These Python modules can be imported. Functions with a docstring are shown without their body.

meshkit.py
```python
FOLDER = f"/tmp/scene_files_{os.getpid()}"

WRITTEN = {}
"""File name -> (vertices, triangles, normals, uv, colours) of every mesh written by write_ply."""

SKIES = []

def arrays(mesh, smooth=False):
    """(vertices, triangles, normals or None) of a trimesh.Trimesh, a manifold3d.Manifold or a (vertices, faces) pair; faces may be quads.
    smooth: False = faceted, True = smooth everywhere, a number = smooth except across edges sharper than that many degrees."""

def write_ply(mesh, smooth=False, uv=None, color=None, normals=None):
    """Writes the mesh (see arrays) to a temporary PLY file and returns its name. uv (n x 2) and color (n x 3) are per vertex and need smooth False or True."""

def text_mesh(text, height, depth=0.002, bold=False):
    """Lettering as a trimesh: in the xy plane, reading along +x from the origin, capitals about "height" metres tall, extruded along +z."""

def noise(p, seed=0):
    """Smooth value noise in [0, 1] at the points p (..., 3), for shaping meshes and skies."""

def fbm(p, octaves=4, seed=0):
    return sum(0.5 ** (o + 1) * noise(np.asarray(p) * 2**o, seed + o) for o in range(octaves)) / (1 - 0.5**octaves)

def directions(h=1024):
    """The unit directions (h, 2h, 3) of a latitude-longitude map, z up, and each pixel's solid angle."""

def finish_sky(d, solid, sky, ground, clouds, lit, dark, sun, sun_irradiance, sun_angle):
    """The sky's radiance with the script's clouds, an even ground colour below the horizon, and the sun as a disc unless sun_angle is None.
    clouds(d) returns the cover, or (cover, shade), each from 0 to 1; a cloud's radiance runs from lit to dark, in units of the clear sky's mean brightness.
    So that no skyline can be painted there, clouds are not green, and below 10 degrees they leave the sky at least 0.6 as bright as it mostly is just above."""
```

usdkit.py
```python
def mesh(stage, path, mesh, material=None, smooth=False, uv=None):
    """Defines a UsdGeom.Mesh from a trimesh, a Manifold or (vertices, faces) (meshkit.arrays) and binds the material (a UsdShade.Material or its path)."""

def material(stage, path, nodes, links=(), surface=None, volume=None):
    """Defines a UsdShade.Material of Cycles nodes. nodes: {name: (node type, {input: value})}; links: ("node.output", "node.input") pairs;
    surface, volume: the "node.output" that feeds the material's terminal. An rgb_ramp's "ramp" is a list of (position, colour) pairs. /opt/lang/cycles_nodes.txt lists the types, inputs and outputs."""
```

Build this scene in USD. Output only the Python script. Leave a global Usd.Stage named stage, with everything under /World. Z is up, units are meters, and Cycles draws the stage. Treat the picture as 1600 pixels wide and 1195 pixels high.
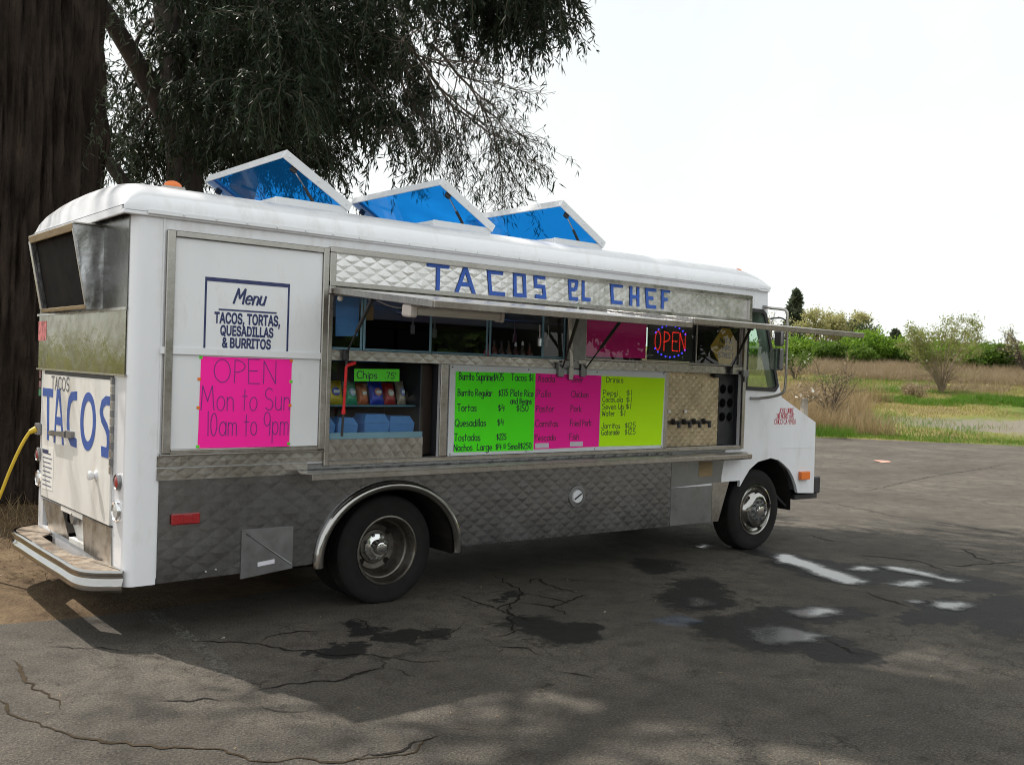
import math, random
import numpy as np, trimesh, usdkit, meshkit
from pxr import Usd, UsdGeom, UsdLux, UsdShade, Gf, Sdf, Vt
from shapely.geometry import Polygon, LineString, MultiPolygon, Point, box as sbox
from shapely.ops import unary_union
from shapely import affinity
from shapely.prepared import prep

stage = Usd.Stage.CreateInMemory()
UsdGeom.SetStageUpAxis(stage, UsdGeom.Tokens.z)
UsdGeom.SetStageMetersPerUnit(stage, 1.0)
UsdGeom.Xform.Define(stage, '/World')
UsdGeom.Scope.Define(stage, '/World/Looks')
RNG = np.random.default_rng(7)
rnd = random.Random(11)

# ---------------------------------------------------------------- camera, sky, sun
CAM = np.array([-1.7947, -5.545, 1.5903])
cam = UsdGeom.Camera.Define(stage, '/World/camera')
cam.CreateHorizontalApertureAttr(36.0)
cam.CreateFocalLengthAttr(34.70)
cam.CreateExposureAttr(0.26)
R_, U_, F_ = [0.77259344, -0.63405478, 0.03277067], [-0.01685104, 0.03111898, 0.99937363], [0.63467741, 0.77266173, -0.01335784]
cam.AddTransformOp().Set(Gf.Matrix4d(*R_, 0, *U_, 0, *[-v for v in F_], 0, *CAM.tolist(), 1))

SUN_DIR = np.array([-0.165, 0.578, 0.80]); SUN_DIR /= np.linalg.norm(SUN_DIR)
sun_el = math.asin(SUN_DIR[2]); sun_rot = math.atan2(SUN_DIR[0], SUN_DIR[1])
sun = UsdLux.DistantLight.Define(stage, '/World/sun')
sun.CreateNormalizeAttr(True); sun.CreateIntensityAttr(1.25); sun.CreateAngleAttr(0.6)
sun.CreateColorAttr(Gf.Vec3f(1.0, 0.94, 0.85))
zax = SUN_DIR; xax = np.cross([0, 0, 1], zax); xax /= np.linalg.norm(xax); yax = np.cross(zax, xax)
sun.AddTransformOp().Set(Gf.Matrix4d(*xax, 0, *yax, 0, *zax, 0, *(SUN_DIR * 50), 1))
dome = UsdLux.DomeLight.Define(stage, '/World/sky')
dome.CreateIntensityAttr(1.0)
sky = usdkit.material(stage, '/World/Looks/sky_material', {
    'sky': ('sky_texture', {'sky_type': 'single_scattering', 'sun_disc': False, 'sun_elevation': sun_el, 'sun_rotation': sun_rot}),
    'tc': ('texture_coordinate', {}),
    'n': ('noise_texture', {'scale': 2.2, 'detail': 5.0, 'roughness': 0.55}),
    'r': ('map_range', {'from_min': 0.3, 'from_max': 0.7, 'to_min': 0.80, 'to_max': 0.97, 'clamp': True}),
    'mx': ('mix', {'color2': (SKYC := (9.1, 9.4, 9.15))}),
    'bg': ('background_shader', {'strength': 0.1})},
    [('tc.generated', 'n.vector'), ('n.fac', 'r.value'), ('r.result', 'mx.fac'), ('sky.color', 'mx.color1'), ('mx.color', 'bg.color')], surface='bg.background')
UsdShade.MaterialBindingAPI.Apply(dome.GetPrim()).Bind(sky)
dome.GetPrim().SetCustomDataByKey('kind', 'structure')

# ---------------------------------------------------------------- helpers
_used = {}
def numbered(parent, name):
    k = (parent, name); n = _used.get(k, 0); _used[k] = n + 1
    return f'{parent}/{name}' if n == 0 else f'{parent}/{name}_{n:03d}'
def cd(prim, **kw):
    for k, v in kw.items():
        if v: prim.SetCustomDataByKey(k, v)
def path_of(p): return p if isinstance(p, str) else str(p.GetPath())
def put(name, m, mat, parent='/World', smooth=False, **kw):
    path = numbered(path_of(parent), name)
    g = usdkit.mesh(stage, path, m, mat, smooth=smooth)
    cd(g.GetPrim(), **kw)
    return g.GetPrim()
def xf(name, parent='/World', loc=None, rz=0.0, **kw):
    x = UsdGeom.Xform.Define(stage, numbered(path_of(parent), name))
    if loc is not None: x.AddTranslateOp().Set(Gf.Vec3d(*map(float, loc)))
    if rz: x.AddRotateZOp().Set(float(rz))
    cd(x.GetPrim(), **kw)
    return x.GetPrim()
def cat(*ms):
    ms = [m for m in (ms[0] if len(ms) == 1 and isinstance(ms[0], (list, tuple)) else ms) if m is not None]
    return trimesh.util.concatenate(ms)
def fixv(m):
    if m.volume < 0: m.invert()
    return m
def cbox(x0, x1, y0, y1, z0, z1, b=0.004):
    b = min(b, (x1-x0)*.45, (y1-y0)*.45, (z1-z0)*.45)
    pts = []
    for sx, xx in ((1, x0), (-1, x1)):
        for sy, yy in ((1, y0), (-1, y1)):
            for sz, zz in ((1, z0), (-1, z1)):
                pts += [(xx+sx*b, yy+sy*b, zz), (xx+sx*b, yy, zz+sz*b), (xx, yy+sy*b, zz+sz*b)]
    return trimesh.convex.convex_hull(np.array(pts))
def obox(center, axes, half, b=0.003):
    m = cbox(-half[0], half[0], -half[1], half[1], -half[2], half[2], b)
    M = np.eye(4); M[:3, :3] = np.array(axes).T; M[:3, 3] = center
    m.apply_transform(M); return fixv(m)
def geoms(p): return [g for g in getattr(p, 'geoms', [p]) if g.geom_type == 'Polygon' and g.area > 1e-9]
def flat_prism(poly, t):
    return cat([trimesh.creation.extrude_polygon(g, t, engine='earcut') for g in geoms(poly)])
def on_side(m, y):          # local (x, z, out) -> world on the truck's right side
    v = m.vertices; return trimesh.Trimesh(np.c_[v[:, 0], y - v[:, 2], v[:, 1]], m.faces, process=False)
def on_rear(m, x):          # local (-y, z, out)
    v = m.vertices; return trimesh.Trimesh(np.c_[x - v[:, 2], -v[:, 0], v[:, 1]], m.faces, process=False)
def side_prism(poly, y, t):
    return on_side(flat_prism(Polygon(poly) if isinstance(poly, (list, tuple)) else poly, t), y)
def rear_prism(poly, x, t):     # poly in (y, z)
    p = Polygon(poly) if isinstance(poly, (list, tuple)) else poly
    return on_rear(flat_prism(affinity.scale(p, -1, 1, origin=(0, 0)), t), x)
def top_prism(poly, z, t):
    m = flat_prism(Polygon(poly) if isinstance(poly, (list, tuple)) else poly, t); m.apply_translation([0, 0, z]); return m
def tube(pts, r, sides=8, cap=True):
    p = np.asarray(pts, float); n = len(p)
    r = np.broadcast_to(np.asarray(r, float), (n,))
    t = np.gradient(p, axis=0); t /= np.linalg.norm(t, axis=1, keepdims=True) + 1e-12
    ref = np.array([0, 0, 1.0]) if abs(t[:, 2]).mean() < .8 else np.array([1.0, 0.1, 0])
    a = np.cross(t, ref); a /= np.linalg.norm(a, axis=1, keepdims=True) + 1e-12
    b = np.cross(t, a)
    an = np.arange(sides) * 2 * np.pi / sides
    v = (p[:, None] + r[:, None, None] * (np.cos(an)[None, :, None] * a[:, None] + np.sin(an)[None, :, None] * b[:, None])).reshape(-1, 3)
    f = []
    for i in range(n-1):
        for j in range(sides):
            k = (j+1) % sides
            f += [[i*sides+j, i*sides+k, (i+1)*sides+k], [i*sides+j, (i+1)*sides+k, (i+1)*sides+j]]
    if cap:
        v = np.vstack([v, p[0], p[-1]]); c0, c1 = len(v)-2, len(v)-1
        for j in range(sides):
            k = (j+1) % sides
            f += [[c0, k, j], [c1, (n-1)*sides+j, (n-1)*sides+k]]
    m = trimesh.Trimesh(v, np.array(f), process=False)
    return fixv(m)
def smooth_path(pts, n=8):
    p = np.asarray(pts, float); q = np.vstack([2*p[0]-p[1], p, 2*p[-1]-p[-2]]); out = []
    for i in range(1, len(q)-2):
        for t in np.linspace(0, 1, n, endpoint=False):
            a, b, c, d = q[i-1], q[i], q[i+1], q[i+2]
            out.append(.5*((2*b)+(-a+c)*t+(2*a-5*b+4*c-d)*t*t+(-a+3*b-3*c+d)*t**3))
    return np.array(out+[p[-1]])
def lathe(prof, sides=40, axis='y', center=(0, 0, 0), close=False):
    """prof: (radius, offset along the axis); axis y points to -y (outward from the truck's side)."""
    prof = np.asarray(prof, float); n = len(prof); an = np.arange(sides)*2*np.pi/sides
    r, h = prof[:, 0][:, None], prof[:, 1][:, None]
    A, B, H = r*np.cos(an), r*np.sin(an), np.repeat(h, sides, 1)
    if axis == 'y': v = np.stack([A, -H, B], -1)
    elif axis == 'x': v = np.stack([-H, A, B], -1)
    else: v = np.stack([A, B, H], -1)
    v = v.reshape(-1, 3)+np.array(center); f = []
    for i in range(n-1 if not close else n):
        i2 = (i+1) % n
        for j in range(sides):
            k = (j+1) % sides
            f += [[i*sides+j, i*sides+k, i2*sides+k], [i*sides+j, i2*sides+k, i2*sides+j]]
    m = trimesh.Trimesh(v, np.array(f), process=False)
    return m
def sheet(v, f): return trimesh.Trimesh(np.asarray(v, float), np.asarray(f), process=False)
def put_each(name, ms, mat, parent='/World', **kw):
    for m in ms: put(name, m, mat, parent, **kw)
def pane_side(poly, y):      # a single sheet of glass on the side plane, facing out
    poly = Polygon(poly) if isinstance(poly, (list, tuple)) else poly
    v, f = trimesh.creation.triangulate_polygon(poly, engine='earcut'); m = trimesh.Trimesh(np.c_[v[:, 0], np.full(len(v), y), v[:, 1]], f, process=False)
    if m.face_normals[:, 1].mean() > 0: m.invert()
    return m
def quad(a, b, c, d): return trimesh.Trimesh(np.array([a, b, c, d], float), [(0, 1, 2), (0, 2, 3)], process=False)
def grid_mesh(P):
    n, m = P.shape[:2]; i, j = np.meshgrid(np.arange(n-1), np.arange(m-1), indexing='ij')
    q = np.stack([i*m+j, (i+1)*m+j, (i+1)*m+j+1, i*m+j+1], -1).reshape(-1, 4)
    return trimesh.Trimesh(P.reshape(-1, 3), np.vstack([q[:, [0, 1, 2]], q[:, [0, 2, 3]]]), process=False)
def quilt(poly, y, px=.12, pz=.09, h=.004, back=.004, seed=0):
    """Quilted stainless sheet on the side plane: raised diamonds as real facets. poly in (x, z)."""
    poly = Polygon(poly) if isinstance(poly, (list, tuple)) else poly
    pp = prep(poly); r = np.random.default_rng(seed); V, F = [], []
    x0, z0, x1, z1 = poly.bounds
    def wav(x, z): return .0009*math.sin(x*3.1+z*2.3+seed)+.0006*math.sin(x*7.7-z*4.1+seed*2)
    def add(tri):
        V.extend([(a, y-c-wav(a, b), b) for a, b, c in tri]); n = len(V); F.append((n-3, n-2, n-1))
    ni, nk = int((x1-x0)/px)+3, int((z1-z0)/pz)+3
    for k in range(-1, 2*nk):
        for i in range(-1, ni):
            cx, cz = x0+(i+.5*(k % 2))*px, z0+k*pz*.5
            if cz-pz > z1: continue
            hh = h*r.uniform(.6, 1.25); ox, oz = r.uniform(-.1, .1)*px, -.12*pz+r.uniform(-.08, .08)*pz
            pts = [(cx+px/2, cz, 0), (cx, cz+pz/2, 0), (cx-px/2, cz, 0), (cx, cz-pz/2, 0)]
            c = (cx+ox, cz+oz, hh)
            for q in range(4):
                a, b = pts[q], pts[(q+1) % 4]; t = Polygon([a[:2], b[:2], c[:2]])
                if pp.contains(t): add([a, b, c])
                elif pp.intersects(t):
                    M = np.linalg.inv(np.array([[a[0], a[1], 1], [b[0], b[1], 1], [c[0], c[1], 1]]))@np.array([a[2], b[2], c[2]])
                    for g in geoms(t.intersection(poly)):
                        vv, ff = trimesh.creation.triangulate_polygon(g, engine='earcut')
                        for tri in ff:
                            p3 = [(vv[w][0], vv[w][1], float(M@[vv[w][0], vv[w][1], 1])) for w in tri]
                            s = (p3[1][0]-p3[0][0])*(p3[2][1]-p3[0][1])-(p3[2][0]-p3[0][0])*(p3[1][1]-p3[0][1])
                            add(p3 if s > 0 else [p3[0], p3[2], p3[1]])
    top = trimesh.Trimesh(np.array(V), np.array(F), process=False)
    return cat(top, side_prism(poly, y+back+.003, back))

# ---------------------------------------------------------------- materials
def M(name, nodes, links, **kw): return usdkit.material(stage, '/World/Looks/'+name, nodes, links, **kw)
def pm(name, color, rough=.5, metal=0., var=0., scale=6., bump=0., bscale=60., rvar=0., coat=0., stretch=None, spec=.5, dirt=None, **extra):
    """Principled with tone variation, roughness variation and fine relief from noise in world position."""
    c = np.array(color, float)
    n = {'p': ('principled_bsdf', {'base_color': tuple(c), 'roughness': rough, 'metallic': metal, 'coat_weight': coat, 'specular_ior_level': spec, **extra})}
    L = []
    if var or rvar or bump or dirt:
        n['g'] = ('geometry', {}); n['m'] = ('mapping', {'scale': stretch or (1, 1, 1)}); L += [('g.position', 'm.vector')]
    if var:
        n['n'] = ('noise_texture', {'scale': scale, 'detail': 5.0, 'roughness': .6})
        n['r'] = ('rgb_ramp', {'ramp': [(.3, tuple(c*(1-var))), (.5, tuple(c)), (.7, tuple(np.minimum(c*(1+var), 1)))]})
        L += [('m.vector', 'n.vector'), ('n.fac', 'r.fac')]
        last = 'r.color'
        if dirt:
            n['dn'] = ('noise_texture', {'scale': dirt[1], 'detail': 6.0, 'roughness': .7}); n['dr'] = ('map_range', {'from_min': dirt[2], 'from_max': dirt[2]+.18, 'to_min': 0., 'to_max': dirt[3], 'clamp': True})
            n['dm'] = ('mix', {'color2': dirt[0]}); L += [('m.vector', 'dn.vector'), ('dn.fac', 'dr.value'), ('dr.result', 'dm.fac'), (last, 'dm.color1')]; last = 'dm.color'
        L += [(last, 'p.base_color')]
    if rvar:
        n['rn'] = ('noise_texture', {'scale': scale*2.3, 'detail': 6.0, 'roughness': .65})
        n['rr'] = ('map_range', {'from_min': .3, 'from_max': .7, 'to_min': max(rough-rvar, .02), 'to_max': rough+rvar, 'clamp': True})
        L += [('m.vector', 'rn.vector'), ('rn.fac', 'rr.value'), ('rr.result', 'p.roughness')]
    if bump:
        n['bn'] = ('noise_texture', {'scale': bscale, 'detail': 4.0, 'roughness': .6}); n['b'] = ('bump', {'strength': 1.0, 'distance': bump})
        L += [('m.vector', 'bn.vector'), ('bn.fac', 'b.height'), ('b.normal', 'p.normal')]
    return M(name, n, L, surface='p.BSDF')
white = pm('white_paint', (.73, .735, .77), .34, var=.03, scale=3, rvar=.08, coat=.25, bump=.006, bscale=2.2, stretch=(1, 1, .35), dirt=((.36, .31, .25), 3.2, .55, .35))
white2 = pm('white_panel', (.70, .71, .735), .4, var=.03, scale=4, rvar=.08, bump=.004, bscale=3, stretch=(1, 1, .35), dirt=((.36, .32, .27), 4.0, .57, .3))
offwhite = pm('old_white_paint', (.78, .755, .72), .4, var=.05, scale=4, rvar=.1, bump=.002, bscale=8, stretch=(1, 1, .35), dirt=((.35, .30, .24), 3.0, .52, .4))
alu = pm('aluminium', (.43, .41, .385), .28, 1., var=.08, scale=6, rvar=.10, bump=.0010, bscale=22, stretch=(.35, 1, .35), dirt=((.24, .20, .16), 9.0, .57, .45))
steel = pm('quilted_steel', (.265, .268, .282), .23, 1., var=.10, scale=2.2, rvar=.07, bump=.0004, bscale=120, dirt=((.20, .18, .16), 2.2, .55, .35))
steel_light = pm('quilted_sign_steel', (.80, .785, .79), .30, 1., var=.08, scale=3, rvar=.08, bump=.0005, bscale=120)
dull = pm('dull_steel', (.26, .262, .268), .40, 1., var=.12, scale=3, rvar=.1, bump=.002, bscale=4, dirt=((.16, .13, .10), 5.0, .56, .5))
mirror_steel = pm('rear_steel', (.19, .18, .13), .17, 1., var=.14, scale=3, rvar=.1, bump=.006, bscale=3.0, dirt=((.2, .17, .11), 4.0, .5, .55))
bent = pm('bent_sheet', (.56, .56, .58), .30, 1., var=.12, scale=6, rvar=.1, bump=.004, bscale=9)
chrome = pm('chrome', (.44, .43, .42), .12, 1., var=.06, scale=5, rvar=.05, dirt=((.24, .20, .16), 6.0, .56, .4))
chrome_clean = pm('bright_chrome', (.8, .8, .81), .1, 1., rvar=.05, scale=10)
rusty = pm('bumper_plate', (.30, .25, .20), .45, .8, var=.25, scale=8, rvar=.15, dirt=((.22, .13, .07), 6.0, .5, .8))
rubber = pm('black_rubber', (.018, .018, .02), .55, var=.2, scale=12, bump=.001, bscale=60)
tyre_m = pm('tyre_rubber', (.009, .0088, .0085), .82, var=.3, scale=10, bump=.001, bscale=80, spec=.25, dirt=((.028, .025, .022), 8., .56, .5))
water_film = None
blackm = pm('black_metal', (.02, .02, .022), .45, var=.2, scale=10)
under = pm('underbody', (.016, .014, .013), .9, var=.4, scale=6, spec=.15)
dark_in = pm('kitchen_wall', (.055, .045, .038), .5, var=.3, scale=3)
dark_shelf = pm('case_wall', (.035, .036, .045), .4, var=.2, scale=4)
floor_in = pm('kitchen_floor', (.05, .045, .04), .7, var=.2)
winframe = pm('blue_window_frame', (.16, .30, .38), .45, var=.1, scale=8)
ink = pm('marker_ink', (.012, .016, .03), .6)
ink_purple = pm('purple_ink', (.16, .02, .20), .6)
blue_paint = pm('blue_paint', (.018, .075, .34), .5, var=.12, scale=14)
navy = pm('navy_vinyl', (.02, .028, .10), .45)
red_paint = pm('red_stencil', (.42, .035, .06), .6, var=.3, scale=60)
pink = pm('pink_card', (1., .022, .36), .75, var=.02, scale=5, spec=.2)
green = pm('green_card', (.10, .96, .02), .75, var=.03, scale=5, spec=.2)
yellow = pm('yellow_card', (.56, 1., .008), .75, var=.03, scale=5, spec=.2)
greend = pm('dull_green_card', (.10, .62, .04), .75, var=.05, scale=8, spec=.2)
board = pm('white_board', (.66, .70, .73), .35, var=.03, scale=5)
foam = pm('foam_in_blue_light', (.10, .28, .66), .7, var=.05, scale=20, bump=.001, bscale=90)  # blue light from the roof hatches painted into white foam
white_plastic = pm('cream_plastic', (.55, .50, .46), .45, var=.06, scale=9)
tape = pm('pale_tape', (.62, .60, .68), .5)
red_m = pm('red_enamel', (.55, .012, .015), .38, var=.25, scale=30)
red_lens = pm('red_lens', (.24, .006, .010), .12, coat=.6, bump=.003, bscale=90)
amber_lens = pm('amber_lens', (.75, .16, .012), .15, coat=.6, bump=.003, bscale=90)
clear_lens = pm('clear_lens', (.6, .6, .6), .12, .3, coat=.6, bump=.004, bscale=70)
yellow_cable = pm('yellow_rubber', (.62, .42, .02), .5, var=.1)
wood_y = pm('yellow_wood', (.27, .19, .095), .6, var=.25, scale=9, stretch=(1, 1, 6))
paper_w = pm('white_paper', (.78, .76, .72), .8, var=.04)
diamond_y = pm('yellow_sign_paint', (.60, .36, .03), .5, var=.1, scale=8)
ledm = M('red_led', {'e': ('emission', {'color': (1., .03, .02), 'strength': 1.0})}, [], surface='e.emission')
ledb = M('blue_led', {'e': ('emission', {'color': (.06, .05, 1.), 'strength': 1.6})}, [], surface='e.emission')
tubem = pm('lamp_diffuser', (.62, .60, .55), .4, var=.05)
def glass(name, tint, f0=.04, f1=.85, grough=.0):
    return M(name, {'t': ('transparent_bsdf', {'color': tint}), 'g': ('glossy_bsdf', {'color': (1, 1, 1), 'roughness': grough, 'distribution': 'ggx'}), 'lw': ('layer_weight', {'blend': .5}), 'pw': ('math', {'math_type': 'power', 'value2': 4.0}), 'ma': ('math', {'math_type': 'multiply_add', 'value2': f1, 'value3': f0}), 'm': ('mix_closure', {})},
             [('lw.facing', 'pw.value1'), ('pw.value', 'ma.value1'), ('ma.value', 'm.fac'), ('t.BSDF', 'm.closure1'), ('g.BSDF', 'm.closure2')], surface='m.closure')
pane = glass('window_glass', (.86, .92, .92), .04, .5)
cabglass = glass('cab_glass', (.70, .84, .74), .06, .7)
blueglass = M('blue_acrylic', {'t': ('transparent_bsdf', {'color': (.008, .21, .64)}), 'd': ('translucent_bsdf', {'color': (.01, .17, .50)}), 'g': ('glossy_bsdf', {'color': (1, 1, 1), 'roughness': .08, 'distribution': 'ggx'}), 'lw': ('layer_weight', {'blend': .5}), 'pw': ('math', {'math_type': 'power', 'value2': 5.0}), 'f': ('math', {'math_type': 'multiply_add', 'value2': .5, 'value3': .04}),
    'm1': ('mix_closure', {'fac': .3}), 'm': ('mix_closure', {})}, [('lw.facing', 'pw.value1'), ('pw.value', 'f.value1'), ('t.BSDF', 'm1.closure1'), ('d.BSDF', 'm1.closure2'), ('f.value', 'm.fac'), ('m1.closure', 'm.closure1'), ('g.BSDF', 'm.closure2')], surface='m.closure')
def leafm(name, c1, c2, trans=.35, scale=3., rough=.5):
    return M(name, {'g': ('geometry', {}), 'o': ('noise_texture', {'scale': scale, 'detail': 3.}), 'a': ('math', {'math_type': 'multiply_add', 'value2': .55, 'value3': 0.}), 'b': ('math', {'math_type': 'multiply_add', 'value2': .5}),
        'r': ('rgb_ramp', {'ramp': [(.2, c1), (.8, c2)]}), 'p': ('principled_bsdf', {'roughness': rough, 'specular_ior_level': .3}), 't': ('translucent_bsdf', {}), 'm': ('mix_closure', {'fac': trans})},
        [('g.position', 'o.vector'), ('g.random_per_island', 'a.value1'), ('o.fac', 'b.value1'), ('a.value', 'b.value3'), ('b.value', 'r.fac'), ('r.color', 'p.base_color'), ('r.color', 't.color'), ('p.BSDF', 'm.closure1'), ('t.BSDF', 'm.closure2')], surface='m.closure')
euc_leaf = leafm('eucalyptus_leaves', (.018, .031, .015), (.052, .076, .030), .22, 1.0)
hedge_leaf = leafm('hedge_leaves', (.14, .25, .025), (.38, .50, .07), .5, .6)
hedge_dark = leafm('dark_hedge_leaves', (.08, .15, .02), (.24, .34, .05), .5, .6)
spring_leaf = leafm('spring_leaves', (.34, .33, .14), (.55, .50, .24), .5, .6)
conifer_leaf = leafm('conifer_needles', (.07, .09, .055), (.20, .22, .14), .35, .6)
shrub_leaf = leafm('shrub_leaves', (.20, .23, .06), (.40, .40, .14), .45, .8)
grass_green = leafm('green_grass', (.08, .18, .015), (.26, .38, .05), .45, .5)
grass_yel = leafm('yellow_grass', (.20, .20, .04), (.40, .34, .10), .4, .5)
grass_dry = leafm('dry_grass', (.30, .22, .12), (.55, .45, .27), .4, .5)
weed_brown = leafm('brown_weeds', (.26, .195, .12), (.46, .37, .24), .35, .5)
needle_duff = leafm('needle_litter', (.12, .07, .03), (.32, .21, .09), .2, 2.)
blossom = pm('white_blossom', (.8, .78, .72), .7)
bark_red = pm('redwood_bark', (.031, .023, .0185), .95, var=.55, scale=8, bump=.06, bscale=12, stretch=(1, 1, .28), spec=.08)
bark_euc = pm('eucalyptus_bark', (.05, .04, .034), .9, var=.4, scale=5, bump=.02, bscale=20, stretch=(1, 1, .25))
twig_m = pm('twigs', (.085, .065, .05), .9, var=.3, scale=3)
twig_pale = pm('pale_twigs', (.24, .18, .13), .9, var=.3, scale=3)
# ---------------------------------------------------------------- ground, asphalt, field
NU = np.array([.7708, .6371])
def terr(x, y):
    x, y = np.asarray(x, float), np.asarray(y, float)
    u = x*NU[0]+y*NU[1]-23.3
    rise = np.where(u < 0, 0, np.where(u < 40, .088*np.maximum(u, 0), 3.52+.012*np.minimum(u-40, 400)))
    rise = rise-.35*np.exp(-((u-1.2)/1.6)**2)*np.where(u > 0, 1, 0)*.12
    lump = .10*(meshkit.noise(np.stack([x*.35, y*.35, x*0], -1), 3)-.5)*np.clip(u/3, 0, 1)
    m = .34*np.exp(-((x-.5)**2+(y-4.6)**2)/2.2**2)
    far = np.clip((-y-14)/12, 0, 1)*np.clip((-y-14)*.03, 0, 1.2)
    return -.014+rise+lump+m+far*0
rad = np.r_[0, np.geomspace(.6, 2500, 150)]; ang = np.linspace(0, 2*np.pi, 301)[:-1]
A, Rr = np.meshgrid(ang, rad, indexing='ij'); X, Y = Rr*np.cos(A), Rr*np.sin(A)
P = np.stack([X, Y, terr(X, Y)], -1); P = np.concatenate([P, P[:1]], 0)
gm = grid_mesh(P); 
if gm.face_normals[:, 2].mean() < 0: gm.invert()
# dirt, grass and gravel tones by place; noise for the rest
ground_mat = M('field_ground', {
    'g': ('geometry', {}), 'u': ('vector_math', {'vector_math_type': 'dot_product', 'vector2': (NU[0], NU[1], 0)}) if False else ('vector_math', {'math_type': 'dot_product', 'vector2': (NU[0], NU[1], 0)}),
    'um': ('map_range', {'from_min': 21., 'from_max': 24.5, 'clamp': True}),
    'n1': ('noise_texture', {'scale': .28, 'detail': 5., 'roughness': .6}), 'n2': ('noise_texture', {'scale': 2.6, 'detail': 6., 'roughness': .7}), 'n3': ('noise_texture', {'scale': 22., 'detail': 4., 'roughness': .7}),
    'field': ('rgb_ramp', {'ramp': [(.36, (.07, .12, .02)), (.47, (.14, .16, .04)), (.58, (.22, .19, .07)), (.70, (.20, .155, .085))]}),
    'dirt': ('rgb_ramp', {'ramp': [(.3, (.075, .050, .032)), (.5, (.13, .09, .055)), (.7, (.20, .145, .085))]}),
    'grav': ('rgb_ramp', {'ramp': [(.3, (.09, .08, .06)), (.7, (.27, .245, .20))]}),
    'gm': ('mapping', {'mapping_type': 'texture', 'location': (30.5, 6.2, 0), 'rotation': (0, 0, math.radians(-50.4)), 'scale': (6.6, 1.9, 50.)}),
    'gl': ('vector_math', {'math_type': 'length'}), 'ga': ('math', {'math_type': 'multiply_add', 'value2': 1.9}), 'gr': ('map_range', {'from_min': 2.05, 'from_max': 1.65, 'clamp': True}),
    'mA': ('mix', {}), 'mB': ('mix', {}), 'nb': ('math', {'math_type': 'multiply_add', 'value2': .35}), 'b': ('bump', {'distance': .03}), 'p': ('principled_bsdf', {'roughness': .95, 'specular_ior_level': .15})},
    [('g.position', 'u.vector1'), ('u.value', 'um.value'), ('g.position', 'n1.vector'), ('g.position', 'n2.vector'), ('g.position', 'n3.vector'),
     ('n2.fac', 'nb.value1'), ('n1.fac', 'nb.value3'), ('nb.value', 'field.fac') if False else ('n1.fac', 'field.fac'), ('n2.fac', 'dirt.fac'), ('n3.fac', 'grav.fac'), ('g.position', 'gm.vector'), ('gm.vector', 'gl.vector1'), ('n2.fac', 'ga.value1'), ('gl.value', 'ga.value3'), ('ga.value', 'gr.value'),
     ('um.result', 'mA.fac'), ('dirt.color', 'mA.color1'), ('field.color', 'mA.color2'), ('gr.result', 'mB.fac'), ('mA.color', 'mB.color1'), ('grav.color', 'mB.color2'), ('mB.color', 'p.base_color'), ('n3.fac', 'b.height'), ('b.normal', 'p.normal')], surface='p.BSDF')
put('ground', gm, ground_mat, smooth=True, kind='structure')

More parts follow.
